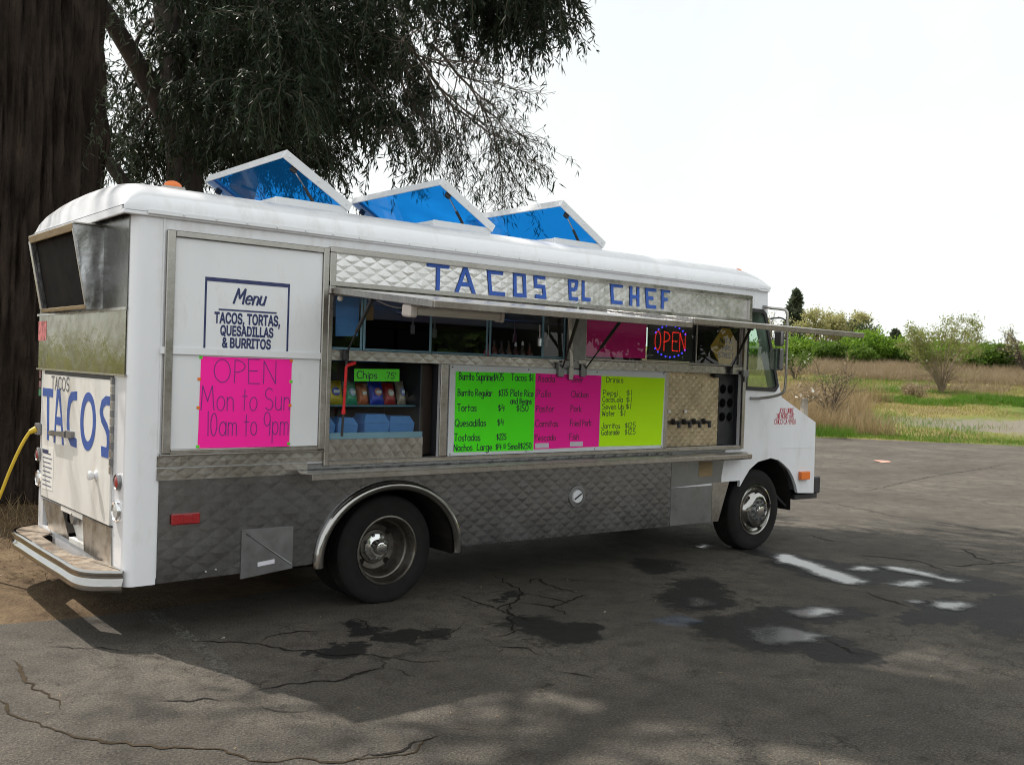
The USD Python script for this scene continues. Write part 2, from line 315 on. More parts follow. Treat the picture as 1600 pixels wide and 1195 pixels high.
# asphalt lot: ragged edge, aggregate relief, stains and wet ground where water was spilled
WET = [
[(3.82,-.9),(4.02,-1.03),(3.44,-1.22)],[(3.36,-1.81),(3.59,-2.11),(3.04,-2.05)],[(3.41,-2.36),(3.48,-2.54),(3.18,-2.51)],[(5.06,-2.22),(5.28,-2.35),(4.69,-2.4)],
[(5.24,-2.47),(5.42,-2.58),(4.6,-2.75)],[(4.36,-.02),(4.53,-.12),(4.14,-.22)],[(5.5,-.82),(5.53,-1.3),(5.13,-1.06)],[(5.93,-1.47),(6.18,-2.05),(5.61,-1.65)],
[(5.72,.02),(5.69,-.28),(5.54,-.12)],[(4.08,-1.71),(4.38,-1.89),(3.91,-1.82)],[(4.58,-2.15),(4.69,-2.22),(4.43,-2.24)],[(2.39,-1.15),(2.49,-1.22),(2.26,-1.29)]]
WET += [[(2.29,-1.09),(2.43,-1.29),(2.14,-1.26)],[(2.61,-0.2),(2.68,-0.24),(2.52,-0.3)],[(1.49,-0.74),(1.62,-0.83),(1.39,-0.88)],[(0.95,-0.74),(1.06,-0.81),(0.88,-0.87)],[(1.3,-0.52),(1.29,-0.72),(1.24,-0.63)],]
def asphalt_material():
    n = {'g': ('geometry', {}), 'dn': ('noise_texture', {'scale': 3.6, 'detail': 8., 'roughness': .72}), 'dc': ('vector_math', {'math_type': 'multiply_add', 'vector2': (.80, .80, 0.), 'vector3': (-.40, -.40, 0.)}), 'da': ('vector_math', {'math_type': 'add'}),
         'n1': ('noise_texture', {'scale': .7, 'detail': 6., 'roughness': .65}), 'n2': ('noise_texture', {'scale': 5., 'detail': 6., 'roughness': .7}), 'v': ('voronoi_texture', {'scale': 85.}), 'n3': ('noise_texture', {'scale': 80., 'detail': 5., 'roughness': .8}),
         'c1': ('rgb_ramp', {'ramp': [(.25, (.060, .054, .047)), (.5, (.096, .087, .077)), (.75, (.152, .137, .118))]}),
         'c2': ('rgb_ramp', {'ramp': [(.28, (.55, .52, .50)), (.5, (1, 1, 1)), (.72, (1.25, 1.2, 1.12))]}), 'm2': ('mix', {'mix_type': 'multiply', 'fac': .8}),
         'c3': ('rgb_ramp', {'ramp': [(.30, (.35, .35, .35)), (.45, (.85, .85, .85)), (.55, (1.15, 1.13, 1.1)), (.68, (2.3, 2.2, 2.05))]}), 'm3': ('mix', {'mix_type': 'multiply', 'fac': 1.}), 'vc': ('voronoi_texture', {'feature': 'distance_to_edge', 'scale': 3.4}), 'vr': ('map_range', {'from_min': .006, 'from_max': .022, 'to_min': .35, 'to_max': 1., 'clamp': True}), 'vk': ('map_range', {'from_min': .46, 'from_max': .56, 'clamp': True}), 'vm': ('mix_float', {'a': 1., 'use_clamp': False}), 'm4': ('mix', {'mix_type': 'multiply', 'fac': 1.}), 'vq': ('combine_xyz', {}),
         'wet': ('mix', {'color2': (.011, .011, .0115)}), 'wr': ('mix_float', {'a': .90, 'b': .66, 'use_clamp': False}), 'p': ('principled_bsdf', {'specular_ior_level': .22}),
         'h': ('math', {'math_type': 'multiply_add', 'value2': .6}), 'b': ('bump', {'distance': .010}), 'b2': ('bump', {'distance': .02})}
    L = [('g.position', 'dn.vector'), ('dn.color', 'dc.vector1'), ('dc.vector', 'da.vector1'), ('g.position', 'da.vector2'), ('g.position', 'n1.vector'), ('g.position', 'n2.vector'), ('g.position', 'v.vector'), ('g.position', 'n3.vector'),
         ('n1.fac', 'c1.fac'), ('n2.fac', 'c2.fac'), ('c1.color', 'm2.color1'), ('c2.color', 'm2.color2'), ('n3.fac', 'c3.fac'), ('m2.color', 'm3.color1'), ('c3.color', 'm3.color2'), ('da.vector', 'vc.vector'), ('vc.distance', 'vr.value'), ('n1.fac', 'vk.value'), ('vk.result', 'vm.fac'), ('vr.result', 'vm.b'), ('vm.result', 'vq.x'), ('vm.result', 'vq.y'), ('vm.result', 'vq.z'), ('m3.color', 'm4.color1'), ('vq.vector', 'm4.color2'), ('m4.color', 'wet.color1'),
         ('v.distance', 'h.value1'), ('n3.fac', 'h.value3'), ('h.value', 'b.height'), ('n2.fac', 'b2.height'), ('b2.normal', 'b.normal'), ('b.normal', 'p.normal')]
    last = None
    for i, (c, a, b) in enumerate(WET):
        T = np.array([[a[0]-c[0], b[0]-c[0]], [a[1]-c[1], b[1]-c[1]]]); Um, S, _ = np.linalg.svd(T); S = np.maximum(S*1.1, .09)
        n[f'e{i}'] = ('mapping', {'mapping_type': 'texture', 'location': (c[0], c[1], 0), 'rotation': (0, 0, math.atan2(Um[1, 0], Um[0, 0])), 'scale': (S[0], S[1], 1.)})
        n[f'l{i}'] = ('vector_math', {'math_type': 'length'}); n[f'r{i}'] = ('map_range', {'range_type': 'smoothstep', 'from_min': 1.18, 'from_max': .88, 'clamp': True})
        L += [('da.vector', f'e{i}.vector'), (f'e{i}.vector', f'l{i}.vector1'), (f'l{i}.value', f'r{i}.value')]
        if last is None: last = f'r{i}.result'
        else:
            n[f'x{i}'] = ('math', {'math_type': 'maximum'}); L += [(last, f'x{i}.value1'), (f'r{i}.result', f'x{i}.value2')]; last = f'x{i}.value'
    n['wk'] = ('math', {'math_type': 'multiply', 'value2': .93}); L += [(last, 'wk.value1'), ('wk.value', 'wet.fac'), (last, 'wr.fac'), ('wr.result', 'p.roughness'), ('wet.color', 'p.base_color')]
    return M('asphalt_material', n, L, surface='p.BSDF')
edge = [(60, -37.6), (40, -13), (30, .3), (25.3, 6.0), (22, 10.0), (19, 12.6), (15, 12.0), (10, 8.5), (5, 4.6), (3, 3.2), (1.3, 1.75), (.45, 1.2), (-.1, 1.02), (-.5, .9), (-1.5, .7), (-6, .5), (-25, 0), (-60, 2), (-60, -70), (60, -70)]
ep = []
for a, b in zip(edge, edge[1:]+edge[:1]):
    L_ = math.dist(a, b); k = max(1, int(L_/(.12 if -8 < a[0] < 32 and -14 < a[1] < 14 else 4)))
    for i in range(k):
        t = i/k; ep.append((a[0]+(b[0]-a[0])*t, a[1]+(b[1]-a[1])*t))
ep = np.array(ep); nz = meshkit.fbm(np.c_[ep*1.4, ep[:, :1]*0], 4, 5)-.5; nz2 = meshkit.fbm(np.c_[ep*1.4, ep[:, :1]*0+9], 4, 6)-.5
asph_poly = Polygon(ep+np.c_[nz, nz2]*.55).buffer(0)
asph = put('asphalt', top_prism(asph_poly, -.03, .03), asphalt_material(), kind='structure')

CRACKS = [[(0.33,-0.14),(0.46,-0.22),(0.65,-0.38),(0.7,-0.58),(0.81,-0.68),(0.9,-0.83),(1.03,-0.88),(1.1,-0.99),(1.19,-1.13),(1.34,-1.27)],[(0.65,-0.38),(0.83,-0.29),(0.99,-0.28),(1.07,-0.37)],[(1.1,-0.99),(1.0,-1.17),(0.91,-1.17),(0.8,-1.15),(0.68,-1.2),(0.54,-1.14),(0.41,-1.12),(0.28,-1.12),(0.21,-1.15)],[(1.0,-1.17),(1.05,-1.26),(1.08,-1.39)],[(0.14,-1.19),(0.07,-1.12),(-0.05,-1.07),(-0.16,-1.01)],[(0.42,-1.5),(0.35,-1.5),(0.26,-1.46),(0.18,-1.34)],[(-0.71,-0.6),(-0.72,-0.82),(-0.69,-0.96),(-0.62,-1.07),(-0.57,-1.2),(-0.52,-1.33),(-0.44,-1.43),(-0.33,-1.55),(-0.21,-1.67),(-0.13,-1.75),(-0.1,-1.87),(-0.03,-1.95),(0.07,-2.0),(0.13,-2.07),(0.23,-2.14),(0.32,-2.14),(0.41,-2.17),(0.5,-2.18),(0.56,-2.13),(0.67,-2.11),(0.74,-2.1)],[(-0.52,0.03),(-0.53,-0.17),(-0.55,-0.37),(-0.54,-0.53),(-0.5,-0.7),(-0.51,-0.92)],[(-0.32,0.18),(-0.22,0.04),(-0.09,-0.01),(0.02,-0.17)],[(0.22,-2.13),(0.34,-2.1),(0.39,-2.15),(0.52,-2.15),(0.57,-2.11),(0.7,-2.09)],[(2.95,0.42),(2.85,0.03),(2.75,-0.21),(2.59,-0.36),(2.37,-0.42),(2.29,-0.5),(2.29,-0.65),(2.28,-0.83),(2.35,-0.9)],[(2.29,0.07),(2.31,-0.19),(2.34,-0.4),(2.29,-0.5)],[(2.89,0.01),(3.02,0.01),(3.16,0.13),(3.07,-0.1),(3.08,-0.3),(3.1,-0.46)],[(2.75,-0.21),(2.81,-0.39),(2.83,-0.54),(2.87,-0.73)],[(2.58,-0.39),(2.61,-0.54),(2.65,-0.66),(2.82,-0.57),(3.05,-0.5),(3.21,-0.49)],[(2.65,-0.66),(2.61,-0.82),(2.63,-0.87)],[(3.26,0.07),(3.37,-0.08),(3.48,-0.23)],[(2.45,-0.06),(2.63,-0.06),(2.75,-0.17)],[(2.51,-0.38),(2.35,-0.54),(2.14,-0.83),(2.03,-0.98),(1.91,-1.01),(1.84,-0.99)],[(1.95,-0.71),(2.03,-0.76),(2.15,-0.82)],[(1.84,-0.67),(1.78,-0.77),(1.62,-0.87),(1.57,-0.79),(1.6,-0.65)],[(1.62,-0.87),(1.74,-0.95)],[(1.4,-1.03),(1.49,-1.13)],[(1.76,-1.11),(1.76,-1.21),(1.85,-1.24),(1.88,-1.33),(1.84,-1.45)],[(1.76,-1.21),(1.69,-1.28)],[(1.85,-1.24),(1.78,-1.34)],[(1.73,-1.66),(1.75,-1.76),(1.79,-1.84),(1.83,-1.93)],[(0.75,-2.06),(0.82,-2.11),(0.88,-2.15)],[(3.14,-0.83),(3.3,-0.83)],[(1.4,-0.16),(1.39,-0.3),(1.29,-0.51)],[(9.47,1.84),(9.44,1.36),(9.16,0.61),(9.19,-0.0),(9.12,-0.53),(9.17,-0.91)],[(11.31,2.19),(12.62,2.48),(14.7,2.91),(16.64,3.14),(18.65,3.51)],[(6.64,-1.2),(6.72,-1.39),(7.06,-1.51),(7.5,-1.62)],[(7.66,-0.98),(7.32,-1.28),(7.23,-1.53)],[(6.36,-0.58),(6.47,-0.8),(6.63,-1.04),(6.4,-1.48)],[(6.97,0.32),(6.85,-0.09),(6.94,-0.23)],[(5.01,-1.51),(4.94,-1.69),(4.91,-1.83),(4.82,-2.02)],[(3.59,-2.07),(3.44,-2.38),(3.48,-2.51)],]
crack_m = pm('crack_dirt', (.022, .019, .017), .85, var=.4, scale=9, spec=.1)
crack_tan = pm('crack_filler', (.045, .033, .021), .95, var=.4, scale=7, spec=.1)
for ci, c in enumerate(CRACKS):
    p = np.array(c, float); q = [p[0]]
    for a, b in zip(p[:-1], p[1:]):
        k = max(1, int(np.hypot(*(b-a))/.022))
        for i in range(1, k+1): q.append(a+(b-a)*i/k)
    q = np.array(q); t = np.gradient(q, axis=0); t /= np.linalg.norm(t, axis=1, keepdims=True)+1e-9; nn = np.c_[-t[:, 1], t[:, 0]]
    s = np.arange(len(q)); z = np.zeros(len(q))
    q = q+nn*((meshkit.fbm(np.c_[q*13, z+ci], 3, ci)-.5)*.085)[:, None]
    w = (.003+.013*meshkit.fbm(np.c_[q*6, z+ci], 3, ci+50)**1.6)*np.minimum(1, np.minimum(s+.3, len(q)-1-s+.3)/8)
    if ci >= len(CRACKS)-7: w *= 1.3
    zz = z+.0035
    V = np.r_[np.c_[q+nn*w[:, None], zz], np.c_[q-nn*w[:, None]*(.6+.5*meshkit.noise(np.c_[q*30, z], 4))[:, None], zz]]
    n_ = len(q); F = [(i, i+n_, i+1) for i in range(n_-1)]+[(i+1, i+n_, i+n_+1) for i in range(n_-1)]
    m = sheet(V, F)
    if m.face_normals[:, 2].mean() < 0: m.invert()
    put('crack', m, crack_tan if ci in (6, 7) else crack_m, asph)
stripe_m = M('worn_stripe', {'g': ('geometry', {}), 'n': ('noise_texture', {'scale': 30., 'detail': 5., 'roughness': .75}), 'r': ('map_range', {'from_min': .50, 'from_max': .70, 'clamp': True}), 'd': ('diffuse_bsdf', {'color': (.15, .145, .13)}), 't': ('transparent_bsdf', {}), 'm': ('mix_closure', {})},
             [('g.position', 'n.vector'), ('n.fac', 'r.value'), ('r.result', 'm.fac'), ('t.BSDF', 'm.closure1'), ('d.BSDF', 'm.closure2')], surface='m.closure')
for s_ in ([(.41, 1.13), (.47, 1.12), (.38, .33), (.31, .28)], [(.39, .56), (.46, .55), (.40, -.32), (.33, -.86), (.24, -.84), (.31, -.40)]):
    m = sheet([(x, y, .0045) for x, y in s_], trimesh.creation.triangulate_polygon(Polygon(s_), engine='earcut')[1]) if False else top_prism(s_, .0005, .004)
    put('painted_line', m, stripe_m, asph)
PUDDLES = [[(5.68,-0.2),(5.85,-0.26),(5.75,-0.51),(5.63,-0.76),(5.51,-1.03),(5.41,-1.28),(5.17,-1.36),(5.13,-1.19),(5.26,-0.92),(5.41,-0.63),(5.4,-0.46)],[(5.73,-0.93),(5.95,-0.97),(5.96,-1.09),(5.79,-1.1),(5.69,-1.01)],[(6.02,-1.09),(6.18,-1.11),(6.19,-1.33),(6.13,-1.59),(6.15,-1.75),(5.97,-1.69),(6.02,-1.45),(5.97,-1.23)],[(5.44,-1.49),(5.72,-1.47),(5.8,-1.6),(5.59,-1.66),(5.43,-1.58)],[(3.98,-1.58),(4.19,-1.59),(4.29,-1.74),(4.1,-1.81),(3.93,-1.74),(3.93,-1.65)],[(5.01,-1.89),(5.11,-1.89),(5.1,-1.96),(5.0,-1.95)],[(5.38,0.43),(5.51,0.45),(5.49,0.33),(5.34,0.31)],[(3.26,-1.78),(3.52,-1.76),(3.59,-1.95),(3.6,-2.1),(3.4,-2.1),(3.19,-2.02),(3.15,-1.91)],[(3.55,-1.05),(3.73,-1.0),(3.68,-1.14),(3.52,-1.17)],[(5.11,-2.0),(5.35,-2.07),(5.3,-2.22),(5.06,-2.22),(4.99,-2.11)],]
def puddle_material():
    return M('puddle_water', {'g': ('geometry', {}), 'a': ('attribute', {'attribute': 'shore'}), 'n': ('noise_texture', {'scale': 60., 'detail': 4., 'roughness': .8}), 'n2': ('noise_texture', {'scale': 10., 'detail': 6., 'roughness': .75}),
        'h': ('math', {'math_type': 'multiply_add', 'value2': 1.0}), 's': ('math', {'math_type': 'multiply_add', 'value2': 1.0}), 'al': ('map_range', {'range_type': 'smoothstep', 'from_min': 1.08, 'from_max': 1.40, 'clamp': True}),
        'ro': ('map_range', {'from_min': 1.38, 'from_max': 1.80, 'to_min': .55, 'to_max': .05, 'clamp': True}), 'bd': ('map_range', {'from_min': 1.2, 'from_max': 1.7, 'to_min': 1., 'to_max': .06, 'clamp': True}), 'v': ('voronoi_texture', {'scale': 85.}), 'b': ('bump', {'distance': .006}),
        'p': ('principled_bsdf', {'base_color': (.010, .010, .0105), 'roughness': .06, 'specular_ior_level': .5}), 't': ('transparent_bsdf', {}), 'm': ('mix_closure', {})},
        [('g.position', 'n.vector'), ('g.position', 'n2.vector'), ('g.position', 'v.vector'), ('n.fac', 's.value1'), ('n2.fac', 's.value3'), ('a.fac', 'h.value1'), ('s.value', 'h.value3'), ('h.value', 'al.value'), ('h.value', 'ro.value'), ('h.value', 'bd.value'), ('bd.result', 'b.strength'), ('v.distance', 'b.height'), ('b.normal', 'p.normal'),
         ('ro.result', 'p.roughness'), ('al.result', 'm.fac'), ('t.BSDF', 'm.closure1'), ('p.BSDF', 'm.closure2')], surface='m.closure')
water = puddle_material()
PLAB = ['long bright puddle running from the front tyre', 'thin puddle strip beside the long bright one', 'narrow curved puddle farthest right of the truck', 'small round puddle below the curved one', 'bright oval puddle above the large wet stain',
        'tiny puddle between oval puddle and right wet stain', 'tiny bright puddle behind the front tyre under the truck', 'broad dull puddle on the large wet stain', 'small dull puddle at the left end of the wet stain', 'dull puddle in the wet stain at the right edge']
for i, pts in enumerate(PUDDLES):
    p = smooth_path([*pts, pts[0]], 14)[:-1, :2] if len(pts[0]) == 3 else smooth_path([(*q, 0) for q in pts]+[(*pts[0], 0)], 14)[:-1, :2]
    z = np.zeros(len(p)); p = p+(np.c_[meshkit.fbm(np.c_[p*9, z+i], 4, 60+i), meshkit.fbm(np.c_[p*9, z+i+30], 4, 90+i)]-.5)*.11
    pg = max(geoms(Polygon(p).buffer(.06).buffer(0)), key=lambda q: q.area); x0, y0, x1, y1 = pg.bounds; st = max(.012, min(.03, (x1-x0)/30))
    gx, gy = np.meshgrid(np.arange(x0, x1+st, st), np.arange(y0, y1+st, st), indexing='ij'); bd = pg.exterior
    ins = np.array([[pg.contains(Point(a, b)) for b in gy[0]] for a in gx[:, 0]]); dep = np.array([[min(1., bd.distance(Point(a, b))/.16) if ins[q, w] else 0. for w, b in enumerate(gy[0])] for q, a in enumerate(gx[:, 0])])
    m = grid_mesh(np.stack([gx, gy, np.full_like(gx, .0035)], -1)); keep = ins.reshape(-1)[m.faces].any(1); m.update_faces(keep); us = np.unique(m.faces); dep = dep.reshape(-1)[us]; m = trimesh.Trimesh(m.vertices[us], np.searchsorted(us, m.faces), process=False)
    if m.face_normals[:, 2].mean() < 0: m.invert()
    pr = put('puddle', m, water, kind='structure', label=PLAB[i])
    UsdGeom.PrimvarsAPI(pr).CreatePrimvar('shore', Sdf.ValueTypeNames.FloatArray, 'vertex').Set(Vt.FloatArray.FromNumpy(dep.reshape(-1).astype(np.float32)))
# ---------------------------------------------------------------- the food truck
XR, W = .03, 1.87
def RP(y, z):        # a point measured on x=0 moved along its ray onto the rear wall plane x=XR
    s = 1+XR/1.7947
    return (-5.545+(y+5.545)*s, 1.5903+(z-1.5903)*s)
def rps(*pts): return [RP(*p) for p in pts]
truck = xf('food_truck', label='white taco truck with quilted steel side, open awnings and blue roof hatches', category='food truck')
ZS = 2.41
def xb(x0, x1, z0, z1): return sbox(x0, z0, x1, z1)
def rect(x0, x1, z0, z1): return [(x0, z0), (x1, z0), (x1, z1), (x0, z1)]
def ellipse(cx, cz, rx, rz, n=40, a0=0, a1=360): return [(cx+rx*math.cos(math.radians(a)), cz+rz*math.sin(math.radians(a))) for a in np.linspace(a0, a1, n)]
arch_hole = Polygon(ellipse(1.765, .335, .52, .445, 48)).union(sbox(1.245, 0, 2.285, .335))
# right wall: one body panel with the service openings cut out, returning round the rear corner
wall = Polygon([(.09, .31), (5.46, .31), (5.46, ZS), (.09, ZS)])
holes = [xb(1.275, 5.425, 1.675, 2.10), xb(1.265, 2.13, .975, 1.612), xb(4.445, 5.425, .975, 1.612)]
wall_p = wall.difference(unary_union(holes)).difference(Polygon(ellipse(1.765, .335, .55, .47, 40)).union(sbox(1.2, 0, 2.33, .36))).difference(sbox(.205, 0, 5.47, .345)).difference(Polygon([(5.12, 0), (5.47, 0), (5.47, .655), (5.29, .655), (5.2, .45)]))
m = side_prism(wall_p, .035, .03)
def corner(y0, sgn, r=.06, z0=.31, z1=ZS):
    th = np.linspace(0, np.pi/2, 9); out = [(XR+r-r*math.sin(t), y0+sgn*(r-r*math.cos(t))) for t in th]
    inn = [(XR+r-(r-.02)*math.sin(t), y0+sgn*(r-(r-.02)*math.cos(t))) for t in th[::-1]]
    return top_prism(Polygon(out+inn), z0, z1-z0)
body = put('side_wall', cat(m, fixv(corner(.005, 1))), white, truck, smooth=30)
lw = Polygon([(.09, .31), (5.46, .31), (5.46, ZS), (.09, ZS)]).difference(Polygon(ellipse(1.765, .335, .55, .47, 40)).union(sbox(1.2, 0, 2.33, .335)))
put('side_wall', cat(side_prism(lw, W-.005, .03), fixv(corner(W-.005, -1))), white, truck, smooth=30)
rear_w = Polygon([(.06, .31), (W-.06, .31), (W-.06, ZS), (.06, ZS)]).difference(xb(.23, 1.70, .42, .60)).difference(xb(.5, 1.45, 1.87, 2.33))
put('rear_wall', rear_prism(rear_w, XR+.03, .03), white, truck)
# roof shell with openings under the hatches
prof = [(-.014, ZS-.012), (-.014, ZS+.02), (-.004, 2.462), (.018, 2.502), (.05, 2.532), (.10, 2.556), (.16, 2.574), (.28, 2.592), (.45, 2.606), (.62, 2.614), (.78, 2.618), (.935, 2.62)]
prof = prof+[(W-y, z) for y, z in prof[-2::-1]]
HX = [(1.00, 1.52), (2.22, 2.74), (3.38, 3.90)]; HY = (.30, 1.50)
xs = sorted(set([*np.linspace(-.03, .12, 9), .3, .6, *[a for h in HX for a in (h[0]+.03, h[1]-.03)], 1.9, 3.0, 4.4, 4.9, 5.2, *np.linspace(5.3, 5.66, 8), 5.69, 5.72, 5.74, 5.76, 5.775, 5.785, 5.79]))
ys2 = sorted(set([p[0] for p in prof if not .1 < p[0] < W-.1]+[.16, HY[0]+.03, .45, .62, .78, .935, W-.78, W-.62, W-.45, HY[1]-.03, W-.16, .10, W-.10]))
def roofz(y):
    pp_ = np.array([p for i, p in enumerate(prof) if 0 < i < len(prof)-1]); return float(np.interp(y, pp_[:, 0], pp_[:, 1]))
def endk(x):
    k = 1.
    if x < .12: k = math.sqrt(max(0, 1-((.12-x)/.15)**2))
    if x > 5.42: k = math.sqrt(max(0, 1-((x-5.42)/.37)**2))
    return k
sec = [(-.014, ZS-.012)]+[(y, roofz(y)) for y in ys2]+[(W+.014, ZS-.012)]
P = np.array([[(x, y, z if i in (0, len(sec)-1) else ZS+.012+(z-ZS-.012)*endk(x)) for i, (y, z) in enumerate(sec)] for x in xs])
g = grid_mesh(P); ctr = g.triangles_center
keep = np.ones(len(g.faces), bool)
for a, b in HX: keep &= ~((ctr[:, 0] > a+.03) & (ctr[:, 0] < b-.03) & (ctr[:, 1] > HY[0]+.03) & (ctr[:, 1] < HY[1]-.03))
g.update_faces(keep)
if g.face_normals[:, 2].mean() < 0: g.invert()
rim = cat(cbox(-.03, 5.78, -.014, .02, ZS-.035, ZS-.012), cbox(-.03, 5.78, W-.02, W+.014, ZS-.035, ZS-.012), cbox(-.03, -.01, .0201, W-.0201, ZS-.035, ZS+.012))
roof = put('roof', cat(g, rim), white, truck, smooth=35)
put('drip_rail', cat(cbox(.10, 5.62, -.026, -.0142, ZS-.024, ZS+.002, .003), *[trimesh.creation.icosphere(1, .006).apply_translation([x, -.027, ZS-.011]) for x in np.arange(.3, 5.6, .19)]), white2, roof)
# ceiling, floor and bulkheads of the kitchen
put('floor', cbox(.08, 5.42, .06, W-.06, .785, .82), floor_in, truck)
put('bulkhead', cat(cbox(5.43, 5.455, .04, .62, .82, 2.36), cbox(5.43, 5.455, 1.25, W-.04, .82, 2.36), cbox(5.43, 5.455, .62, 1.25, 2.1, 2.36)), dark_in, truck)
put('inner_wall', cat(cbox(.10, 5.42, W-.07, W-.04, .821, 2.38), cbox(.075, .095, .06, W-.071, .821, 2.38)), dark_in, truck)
put('range_hood', cat(cbox(.9, 4.2, 1.25, 1.78, 2.05, 2.12), cbox(.9, 4.2, 1.24, 1.26, 1.95, 2.05)), dull, truck)
put('kitchen_counter', cat(cbox(.3, 4.9, 1.25, 1.78, .821, 1.25), cbox(2.2, 4.4, .045, .4, .821, 1.60)), dull, truck)
put_each('grease_filter', [cbox(1.6+i*.42, 1.98+i*.42, 1.70, 1.76, 1.55, 1.9) for i in range(5)], dark_shelf, truck)

for k, (x, z, c) in enumerate(((3.62, 1.86, 0), (3.72, 1.855, 0), (2.35, 1.9, 1), (2.55, 1.88, 1), (3.35, 1.88, 1))):
    put('hanging_utensil', cat(cbox(x-.008, x+.008, .70, .706, z, z+.11, .002), cbox(x-.02, x+.02, .698, .708, z-.07, z, .003)), [chrome_clean, dull][c], truck)
put('utensil_rail', cbox(2.2, 3.9, .71, .722, 1.975, 1.99), dull, truck)
# roof hatches: hinged on the front edge, propped up at the rear edge
for hi, (a, b) in enumerate(HX):
    zc = 2.632; hinge = np.array([b+.02, 0, zc]); rear = np.array([b-.47, 0, zc+.285])
    d = rear-hinge; Ln = np.linalg.norm(d); d /= Ln; nrm = np.array([-d[2], 0, d[0]]); nrm = nrm if nrm[2] > 0 else -nrm
    yy0, yy1 = .27, 1.53; ax = [d, [0, 1, 0], nrm]
    H = xf('roof_hatch', truck, label=['rearmost raised roof hatch with blue panel', 'middle raised roof hatch with blue panel', 'front raised roof hatch with blue panel'][hi])
    def at(s, y, n=0): return hinge+d*s+np.array([0, y, 0])+nrm*n
    fr = cat(obox(at(Ln/2, yy0+.006, .0), ax, (Ln/2, .006, .030)), obox(at(Ln/2, yy1-.006, .0), ax, (Ln/2, .006, .030)),
             obox(at(Ln-.006, (yy0+yy1)/2, .0), ax, (.006, (yy1-yy0)/2-.013, .030)), obox(at(.006, (yy0+yy1)/2, .0), ax, (.006, (yy1-yy0)/2-.013, .030)),
             obox(at(Ln/2, yy0+.026, .027), ax, (Ln/2-.02, .013, .003)), obox(at(Ln/2, yy1-.026, .027), ax, (Ln/2-.02, .013, .003)))
    scr = [trimesh.creation.icosphere(1, .007).apply_translation(at(s, yy0-.001)) for s in (.04, Ln*.5, Ln-.04)]+[trimesh.creation.icosphere(1, .007).apply_translation(at(Ln+.001, y)) for y in np.linspace(yy0+.04, yy1-.04, 6)]
    put('frame', cat(fr, *scr), alu if hi == 9 else white2, H)
    put('blue_panel', quad(at(.012, yy0+.012, .014), at(.012, yy1-.012, .014), at(Ln-.012, yy1-.012, .014), at(Ln-.012, yy0+.012, .014)), blueglass, H)
    cz0, cz1 = 2.575, 2.638
    put('curb', cat(cbox(a, b, HY[0]-.02, HY[0], cz0, cz1), cbox(a, b, HY[1], HY[1]+.02, cz0, cz1), cbox(a, a+.02, HY[0]+.002, HY[1]-.002, cz0, cz1-.003), cbox(b-.02, b, HY[0]+.002, HY[1]-.002, cz0, cz1-.003)), white2, H)
    for y, nm in ((yy0+.03, 0), (yy1-.03, 1)):
        p0, p1 = at(Ln*.80, y, -.035), np.array([b-.23, y+.01, 2.628]); mid = p0+(p1-p0)*.52
        s = put('gas_strut', tube([mid, p1], .0105), blackm, H)
        put('rod', tube([p0, mid], .005), chrome_clean, s); put('bracket', obox(p0, ax, (.022, .012, .02)), blackm, s)

# cab: sides, nose, windshield
cabside = Polygon([(5.462, .60), (5.536, .685), (5.60, .752), (5.718, .815), (5.91, .843), (6.03, .822), (6.113, .78), (6.21, .72), (6.274, .652), (6.325, .57), (6.357, .495), (6.622, .48), (6.612, 1.17), (6.045, 1.412), (5.79, 2.06), (5.772, ZS), (5.462, ZS)])
cwin = Polygon([(5.505, 1.50), (5.925, 1.49), (5.955, 1.52), (5.735, 2.16), (5.70, 2.185), (5.505, 2.185)]).buffer(.02).buffer(-.004)
def ring(p, w0, w1): return p.buffer(w1).difference(p.buffer(-w0))
for y, nm in ((.035, 0), (W-.005, 1)):
    c = put('cab_side', side_prism(cabside.difference(cwin), y, .03), white, truck)
    if nm == 0:
        put('window_seal', side_prism(ring(cwin, .022, .012), .012, .016), rubber, c)
        put('cab_window', pane_side(cwin.buffer(-.005), .018), cabglass, c)
        put('panel_seam', side_prism(rect(6.06, 6.60, .928, .934), .0045, .0015), white2, c)
    else: put('cab_window', pane_side(cwin.buffer(-.002), W-.015), cabglass, c)
def span(p0, p1, t, y0=.0352, y1=W-.0352):   # a panel across the truck between two (x, z) points
    (x0, z0), (x1, z1) = p0, p1; d = np.array([x1-x0, 0, z1-z0]); L_ = np.linalg.norm(d); d /= L_; n_ = np.array([-d[2], 0, d[0]])
    return obox(np.array([(x0+x1)/2, (y0+y1)/2, (z0+z1)/2])-n_*t/2*np.sign(n_[2]+1e-6+(abs(n_[2]) < .01)*n_[0]), [d, [0, 1, 0], n_], (L_/2, (y1-y0)/2, t/2), .002)
put('hood', cat(span((6.05, 1.41), (6.61, 1.17), .02), span((6.603, 1.165), (6.612, .485), .02)), white, truck)
put('windshield_frame', cat(span((5.785, 2.07), (5.772, 2.40), .03), span((6.02, 1.45), (6.05, 1.41), .03), span((5.79, 2.06), (6.03, 1.445), .03, .0352, .12), span((5.79, 2.06), (6.03, 1.445), .03, W-.12, W-.0352), span((5.79, 2.06), (6.03, 1.445), .03, W/2-.03, W/2+.03)), white, truck)
for ya, yb_ in ((.121, W/2-.031), (W/2+.031, W-.121)): put('windshield', quad((6.025, ya, 1.445), (6.025, yb_, 1.445), (5.785, yb_, 2.06), (5.785, ya, 2.06)), cabglass, truck)
put('wiper', cat(tube([(5.80, .30, 2.04), (5.90, .42, 1.80), (5.985, .50, 1.60)], .012), tube([(5.80, .30, 2.04), (5.86, .33, 1.89)], .016)), blackm, truck)
put('dashboard', cat(cbox(5.75, 6.0, .06, W-.06, 1.15, 1.40, .03)), blackm, truck)
